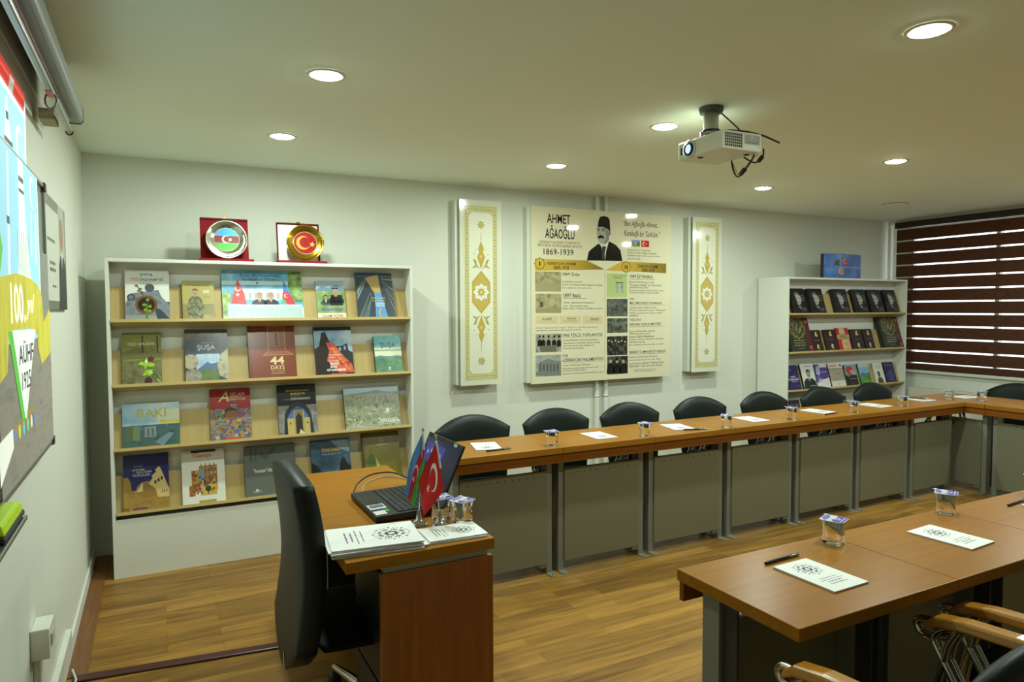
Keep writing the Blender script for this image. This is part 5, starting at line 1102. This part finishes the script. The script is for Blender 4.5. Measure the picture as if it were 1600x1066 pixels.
# ------------------------------------------------------------------ table flags
def cloth(A, B, C_, D, bulge, ph, side=0):
    A, B, C_, D = map(Vector, (A, B, C_, D)); nrm = (B-A).cross(D-A).normalized()
    if nrm.y > 0: nrm = -nrm
    def fn(u, v, l):           # u from hoist to fly, v from the lower hoist end to the upper
        p = (A*v+B*(1-v))*(1-u)+(D*v+C_*(1-v))*u-Vector((side*math.sin(math.pi*min(1, u*1.1))*v, 0, 0))
        return p+nrm*(bulge*math.sin(math.pi*2*(v*1.1+.25*u)+ph)*(.25+u)+l)
    return fn
def table_flag(label, base, top, quad, kind, bulge, ph):
    bx = Vector(base); t = thing('table_flag', label, 'flag', base, 0, 'small flags on chrome stands')
    b = MB(); b.lathe([(.0005, 0), (.034, 0), (.034, .004), (.026, .012), (.012, .022), (.007, .05), (.0045, .055)], CHROME, 28); b.build('stand', t)
    tp = Vector(top)-bx
    b = MB(); b.tube([(0, 0, .045), tuple(tp*.5+Vector((0, 0, .012))), tuple(tp)], .003, CHROME, 10); b.lathe([(.0005, 0), (.005, .003), (.006, .008), (.003, .013), (.0005, .016)], CHROME, 12, tuple(tp)); b.build('pole', t)
    fn = cloth(*[Vector(q)-bx for q in quad], bulge, ph, .014 if kind == 'az' else 0)
    P = Print(fn, .2, .14, .55, step=5e-4)
    def grid(x0, y0, x1, y1, c, L, n=14):
        m_ = P.m(c); vs = [fn(x0+(x1-x0)*i/n, y0+(y1-y0)*j/n, L*P.step) for j in range(n+1) for i in range(n+1)]
        P.mb.mesh(vs, [(j*(n+1)+i, j*(n+1)+i+1, (j+1)*(n+1)+i+1, (j+1)*(n+1)+i) for j in range(n) for i in range(n)], m_, True)
    if kind == 'tr':
        grid(0, 0, 1, 1, 'd01c1a', 0)
        for s_ in (1, -1): P.step = 5e-4*s_; P.moon(.36, .5, .21, 'f0ece6', 1.2, 0); P.star(.66, .5, .085, 'f0ece6', 5, .4, 1.2, 180)
    else:
        cut = (0, .27, .56, 1)
        for i, c in enumerate(('46a83a', 'c8203c', '4a94dc')): grid(0, cut[i], 1, cut[i+1], c, 0)
        for s_ in (1, -1): P.step = 5e-4*s_; P.moon(.42, .42, .11, 'f0ece6', 1.2, 0); P.star(.58, .42, .06, 'f0ece6', 8, .5, 1.2)
    P.mb.build('flag_cloth', t)
    b = MB(); q = [Vector(x)-bx for x in quad]; b.tube([tuple(q[0]), tuple(q[0]*.45+q[1]*.55)], .0042, M('dcdcd6', .5), 8); b.build('hoist_sleeve', t)
table_flag('small blue, red and green striped flag on a chrome stand behind the laptop', (1.214, -2.60, .7505), (1.232, -2.6, 1.09), ((1.230, -2.603, 1.088), (1.237, -2.603, .974), (1.190, -2.603, .821), (1.157, -2.603, .878)), 'az', .008, .5)
table_flag('small red crescent and star flag on a chrome stand, nearest the notepads', (1.272, -2.655, .7505), (1.264, -2.65, 1.074), ((1.260, -2.66, 1.062), (1.288, -2.66, .884), (1.212, -2.66, .795), (1.193, -2.66, .921)), 'tr', .008, 2.2)

# ------------------------------------------------------------------ notepads, pens, cups
def rosette(P, x, y, R, c='2a2c2a', L=2):
    k = P.w/P.h
    def leaf(a, r0, r1, wd):
        ca, sa = math.cos(rad(a)), math.sin(rad(a)); q = []
        for (r, s) in ((r0, 0), ((r0+r1)/2, wd), (r1, 0), ((r0+r1)/2, -wd)): q.append((x+R*(r*ca-s*sa), y+R*k*(r*sa+s*ca)))
        P.p(q, c, L)
    for i in range(8):
        a = 45*i
        leaf(a, .18, .42, .09); leaf(a, .8, 1.0, .07); leaf(a+22.5, .45, .75, .07)
        leaf(a+10, .48, .72, .05); leaf(a-10, .48, .72, .05); leaf(a+22.5, .1, .34, .05)
        leaf(a+16, .78, .92, .04); leaf(a-16, .78, .92, .04)
def notepad(label, w_, h_, th, group):
    t = thing('notepad', label, 'notepad', (0, 0, 0), 0, group)
    P = Print(lambda u, v, l: (-w_/2+u*w_, -h_/2+v*h_, th+l), w_, h_, .5, step=1e-4)
    P.mb.box(-w_/2, -h_/2, th-.0006, w_/2, h_/2, th, M('e8eae4', .5))
    rosette(P, .5, .7, .3)
    for i, (a, b_, hh) in enumerate(((.26, .74, .014), (.2, .8, .014), (.3, .7, .02), (.26, .74, .02))): P.dashes(a, b_, .36-.06*i, hh, '5a5d64', 2, 11+i)
    P.mb.build('cover_sheet', t)
    b = MB(); b.box(-w_/2+.0005, -h_/2+.0005, 0, w_/2-.0005, h_/2-.0005, th-.0007, M('cfd0d8', .7)); b.build('paper_block', t)
    return t
TT = .7504
pd = notepad('white notepad with a black rosette, first on the near table beside the black pen', .147, .21, .005, 'white notepads with a rosette')
pd.location = (2.09, -3.607, TT); pd.rotation_euler.z = .02
dup(pd, 'white notepad with a black rosette, second on the near table beyond the first cup', (2.765, -3.587, TT), .06)
dup(pd, 'white notepad with a black rosette at the right edge, third on the near table', (3.47, -3.6, TT), .02)
for x, y, a, lab in ((2.035, -1.425, -.25, 'white notepad on the far table just right of the laptop lid'), (2.79, -1.455, -.04, 'white notepad between the first and second cups of the far row'),
                     (3.42, -1.45, -.2, 'white notepad right of the second cup of the far row'), (4.09, -1.45, -.05, 'white notepad right of the third cup of the far row'),
                     (4.81, -1.42, .1, 'white notepad right of the fourth cup of the far row'), (5.48, -1.42, .05, 'white notepad right of the fifth cup of the far row'),
                     (6.13, -1.37, -.1, 'white notepad with a pen just before the corner of the far row'), (6.64, -1.47, 1.4, 'pale notepad on the corner table between its two cups')):
    dup(pd, lab, (x, y, TT), math.pi+a)
dup(pd, 'lower of the two small notepads at the right corner of the desk', (1.276, -2.757, TT), -math.pi/2-.06)
dup(pd, 'upper small notepad at the right corner of the desk before the flags', (1.281, -2.754, TT+.0054), -math.pi/2-.04)
st = None
for k in range(6):
    lab = ('lowest', 'second from the bottom', 'third from the bottom', 'fourth from the bottom', 'second from the top', 'topmost')[k]
    lab = f'large white folder with a rosette, {lab} in the desk edge stack'
    loc = (1.007+.004*((k*7) % 4)-.006+.012*(k < 2), -2.716+.003*((k*5) % 3), TT+k*.0044); rz = -math.pi/2-.10+.012*((k*3) % 5-2)
    if st is None: st = notepad(lab, .228, .298, .004, 'stack of white folders'); st['category'] = 'folder'; st.name = 'folder'; st.location = loc; st.rotation_euler.z = rz
    else: dup(st, lab, loc, rz)
pn = thing('pen', 'black pen with a clear cap left of the first near notepad', 'pen', (2.095, -3.468, TT+.0052), .05, 'black pens')
b = MB(); b.tube([(-.08, 0, 0), (-.077, 0, 0), (.03, 0, 0)], [.0035, .005, .005], M('1d1712', .3), 12); b.build('barrel', pn)
b = MB(); b.tube([(.03, 0, 0), (.072, 0, 0), (.078, 0, 0)], [.0052, .005, .003], M('8f8f8a', .25, .6), 12); b.box(.035, -.0012, .004, .07, .0012, .0068, M('8f8f8a', .25, .6)); b.build('cap', pn)
for x, y, a, lab in ((3.42, -3.468, .1, 'black pen at the right edge beside the third near notepad'), (2.055, -1.553, .05, 'black pen lying at the front edge of the first far notepad'),
                     (3.455, -1.585, -.35, 'black pen at the front edge of the third far notepad'), (4.79, -1.555, .1, 'black pen at the front edge of the fifth far notepad')):
    dup(pn, lab, (x, y, TT+.0052), a)
dup(pn, 'black pen resting on the notepad before the corner of the far row', (6.15, -1.37, TT+.0105), -1.2)

cupt = thing('water_cup', 'sealed clear water cup with a violet printed lid, first on the near table', 'water cup', (2.368, -3.44, TT+.0006), .35, 'sealed water cups')
b = MB(); n = 48; vs = []; fs = []
prof = [(.0, 0), (.018, .0), (.028, .0), (.031, .003), (.032, .008), (.0325, .018), (.031, .034), (.0305, .046), (.032, .062), (.0342, .074), (.0355, .080), (.0355, .0805), (0, .0805)]
for r, z in prof:
    for k in range(n):
        a = 2*math.pi*k/n; c, s = math.cos(a), math.sin(a); e = (abs(c)**3.6+abs(s)**3.6)**(-1/3.6)
        fl = 1+.035*math.cos(12*a)*max(0, 1-abs(z-.006)/.012)
        vs.append((r*c*e*fl, r*s*e*fl, z))
for i in range(len(prof)-1):
    for k in range(n): fs.append((i*n+k, i*n+(k+1) % n, (i+1)*n+(k+1) % n, (i+1)*n+k))
b.mesh(vs, fs, CUP, True); o = b.build('cup_body', cupt)
bm = bmesh.new(); bm.from_mesh(o.data); bmesh.ops.remove_doubles(bm, verts=bm.verts, dist=1e-6); bmesh.ops.recalc_face_normals(bm, faces=bm.faces); bm.to_mesh(o.data); bm.free()
LID = M('d6d8e0', .3, .3, key='foil_lid'); VIO = '4a3f9c'
P = Print(lambda u, v, l: (-.041+.082*u, -.041+.082*v, .0826+l), .082, .082, .3, step=2e-4)
rg = [(-.038, -.03), (-.03, -.038), (.03, -.038), (.038, -.03), (.038, .03), (.046, .036), (.036, .046), (.03, .038), (-.03, .038), (-.038, .03)]
P.mb.mesh([(x, y, z) for z in (.0812, .0826) for x, y in rg], [tuple(range(10))[::-1], tuple(range(10, 20))]+[(i, (i+1) % 10, 10+(i+1) % 10, 10+i) for i in range(10)], LID)
P.p([(.06, .06), (.94, .06), (.94, .5), (.6, .42), (.3, .55), (.06, .4)], VIO, 1); P.p([(.1, .72), (.5, .66), (.9, .78), (.9, .92), (.3, .93)], '6f68b4', 1); P.e(.5, .38, .14, 'd8dae6', L=2); P.e(.5, .38, .08, VIO, L=3); P.dashes(.15, .85, .14, .05, 'd8dae6', 2, 3)
P.mb.build('foil_lid', cupt)
CL = [(3.03, -3.418, .5, 'sealed clear water cup with a violet lid, second on the near table'), (3.64, -3.43, .2, 'sealed water cup cut by the right edge of the photo on the near table'),
      (1.312, -2.572, .1, 'sealed water cup on the desk, the rear one beside the laptop lid'), (1.366, -2.645, .5, 'sealed water cup on the desk, the front one beside the red flag stand')]
for i, (x, y) in enumerate(((2.385, -1.57), (3.035, -1.60), (3.7, -1.61), (4.355, -1.57), (5.02, -1.57), (5.645, -1.55))):
    CL.append((x, y, .3*i, f'sealed water cup on the far table row, {ORD[i]} from the left'))
CL += [(6.35, -1.50, .4, 'sealed water cup standing right at the inner corner of the tables'), (6.5, -1.675, .2, 'sealed water cup on the corner table before the window side chair')]
for x, y, a, lab in CL: dup(cupt, lab, (x, y, TT+.0006), a)

# ------------------------------------------------------------------ ceiling projector
t = thing('projector', 'white projector hanging upside down from a short ceiling mount with loose cables', 'projector', (2.845, -2.40, 2.273), rad(-2))
PW = M('d6d6c2', .45, key='projector_white')
b = MB(); b.box(-.122, -.16, 0, .122, .16, .088, PW); b.build('body', t, bevel=.010, seg=3)
b = MB(); b.lathe([(.046, -.1225), (.046, -.126), (.034, -.128), (.03, -.119)], M('c3cfcd', .35), 32, (0, .07, .042), 'x'); b.build('lens_surround', t)
b = MB(); b.lathe([(.03, -.118), (.03, -.134), (.026, -.137), (.022, -.13)], BLACKG, 32, (0, .07, .042), 'x'); ln = b.build('lens_barrel', t)
b = MB(); b.lathe([(.022, -.131), (.016, -.1335), (.01, -.1345), (.0005, -.135)], M('bcd8ff', .1, emit=1.0, key='projector_lens'), 28, (0, .07, .042), 'x'); b.build('lens_glass', ln)
box('infrared_window', -.1232, .125, .025, -.1215, .138, .06, BLACK, t, .001)
P = Print(lambda u, v, l: (-.122+u*.244, -.1602-l, v*.088), .244, .088, .5, step=4e-4)
P.r(.04, .12, .5, .9, 'b9baa8', 1)
for i in range(9):
    for j in range(5): P.r(.055+i*.049, .15+j*.148, .055+i*.049+.036, .15+j*.148+.11, '1f201c', 2)
P.mb.build('vent_grille', t)
P = Print(lambda u, v, l: (-.122+u*.244, -.1602-l, v*.088), .244, .088, .5, step=4e-4)
P.r(.54, .36, .93, .86, '9fa093', 1)
for k in range(5): P.r(.6+k*.06, .42, .63+k*.06, .5, '6d6e64', 2)
P.r(.7, .7, .78, .78, 'c4c5b8', 2); P.r(.93, .2, .94, .3, '6d6e64', 1); P.mb.build('connector_label', t)
b = MB(); b.lathe([(.0005, -.004), (.012, -.004), (.014, 0)], BLACK, 16, (-.08, .04, 0)); b.lathe([(.0005, -.004), (.012, -.004), (.014, 0)], BLACK, 16, (.08, -.1, 0)); b.build('foot', t)
HZ = H-2.273
b = MB(); b.box(-.10, -.012, .089, .09, .012, .104, ALU); b.box(-.03, -.1, .089, .0, .1, .104, ALU); b.lathe([(.0005, .086), (.014, .086), (.014, .112), (.0005, .112)], ALU, 16, (-.1, 0, 0)); b.lathe([(.0005, .086), (.014, .086), (.014, .112), (.0005, .112)], ALU, 16, (.09, 0, 0)); b.build('bracket', t, bevel=.002)
b = MB(); b.lathe([(.0005, .1), (.04, .1), (.04, .118), (.036, .12), (.036, HZ-.025), (.0005, HZ-.025)], M('c4c4b4', .35, .3), 32, (-.068, -.02, 0)); b.build('mount_pole', t)
b = MB(); b.lathe([(.041, .106), (.043, .108), (.043, .116), (.041, .118)], BLACK, 32, (-.068, -.02, 0)); b.build('rubber_ring', t)
b = MB(); b.lathe([(.0005, HZ-.028), (.052, HZ-.028), (.058, HZ-.012), (.058, HZ-.001), (.0005, HZ-.001)], M('54554d', .5), 32, (-.068, -.02, 0)); b.build('mount_collar', t)
def cable(pts, r, m, par, nm='cable', plug=None):
    b = MB(); P_ = [Vector(p) for p in pts]; out = []
    for i in range(len(P_)-1):
        p0, p1, p2, p3 = P_[max(i-1, 0)], P_[i], P_[i+1], P_[min(i+2, len(P_)-1)]
        for k in range(6):
            q = k/6; out.append(.5*((2*p1)+(p2-p0)*q+(2*p0-5*p1+4*p2-p3)*q*q+(3*p1-p0-3*p2+p3)*q**3))
    out.append(P_[-1]); b.tube(out, r, m, 8)
    if plug: a, c = Vector(plug[0]), Vector(plug[1]); b.tube([a, a*.9+c*.1, a*.1+c*.9, c], [r*1.2, r*2.6, r*2.6, r*1.2], m, 10)
    return b.build(nm, par)
cable([(-.03, -.03, .115), (.03, -.05, .122), (.09, -.09, .112), (.13, -.15, .085), (.15, -.19, .06), (.19, -.2, .045)], .0045, BLACK, t)
cable([(-.01, -.02, HZ-.015), (.03, -.04, .17), (.06, -.06, .135), (.09, -.07, .1)], .004, BLACK, t)
cable([(.1, .02, .04), (.135, .06, .02), (.14, .05, -.04), (.12, .0, -.085), (.1, -.06, -.075), (.11, -.1, -.03), (.13, -.11, .02)], .0045, BLACK, t, plug=((.108, -.03, -.082), (.1, -.075, -.06)))
cable([(.1, -.03, .02), (.14, -.05, -.01), (.15, -.09, -.03), (.145, -.14, -.015), (.13, -.16, .02)], .004, BLACK, t, plug=((.148, -.11, -.03), (.142, -.145, -.01)))
cable([(.11, .03, .0), (.13, .02, -.05), (.12, -.02, -.08), (.12, -.06, -.04), (.125, -.13, .0)], .0018, M('8d7440', .5), t)
bpy.context.view_layer.update()
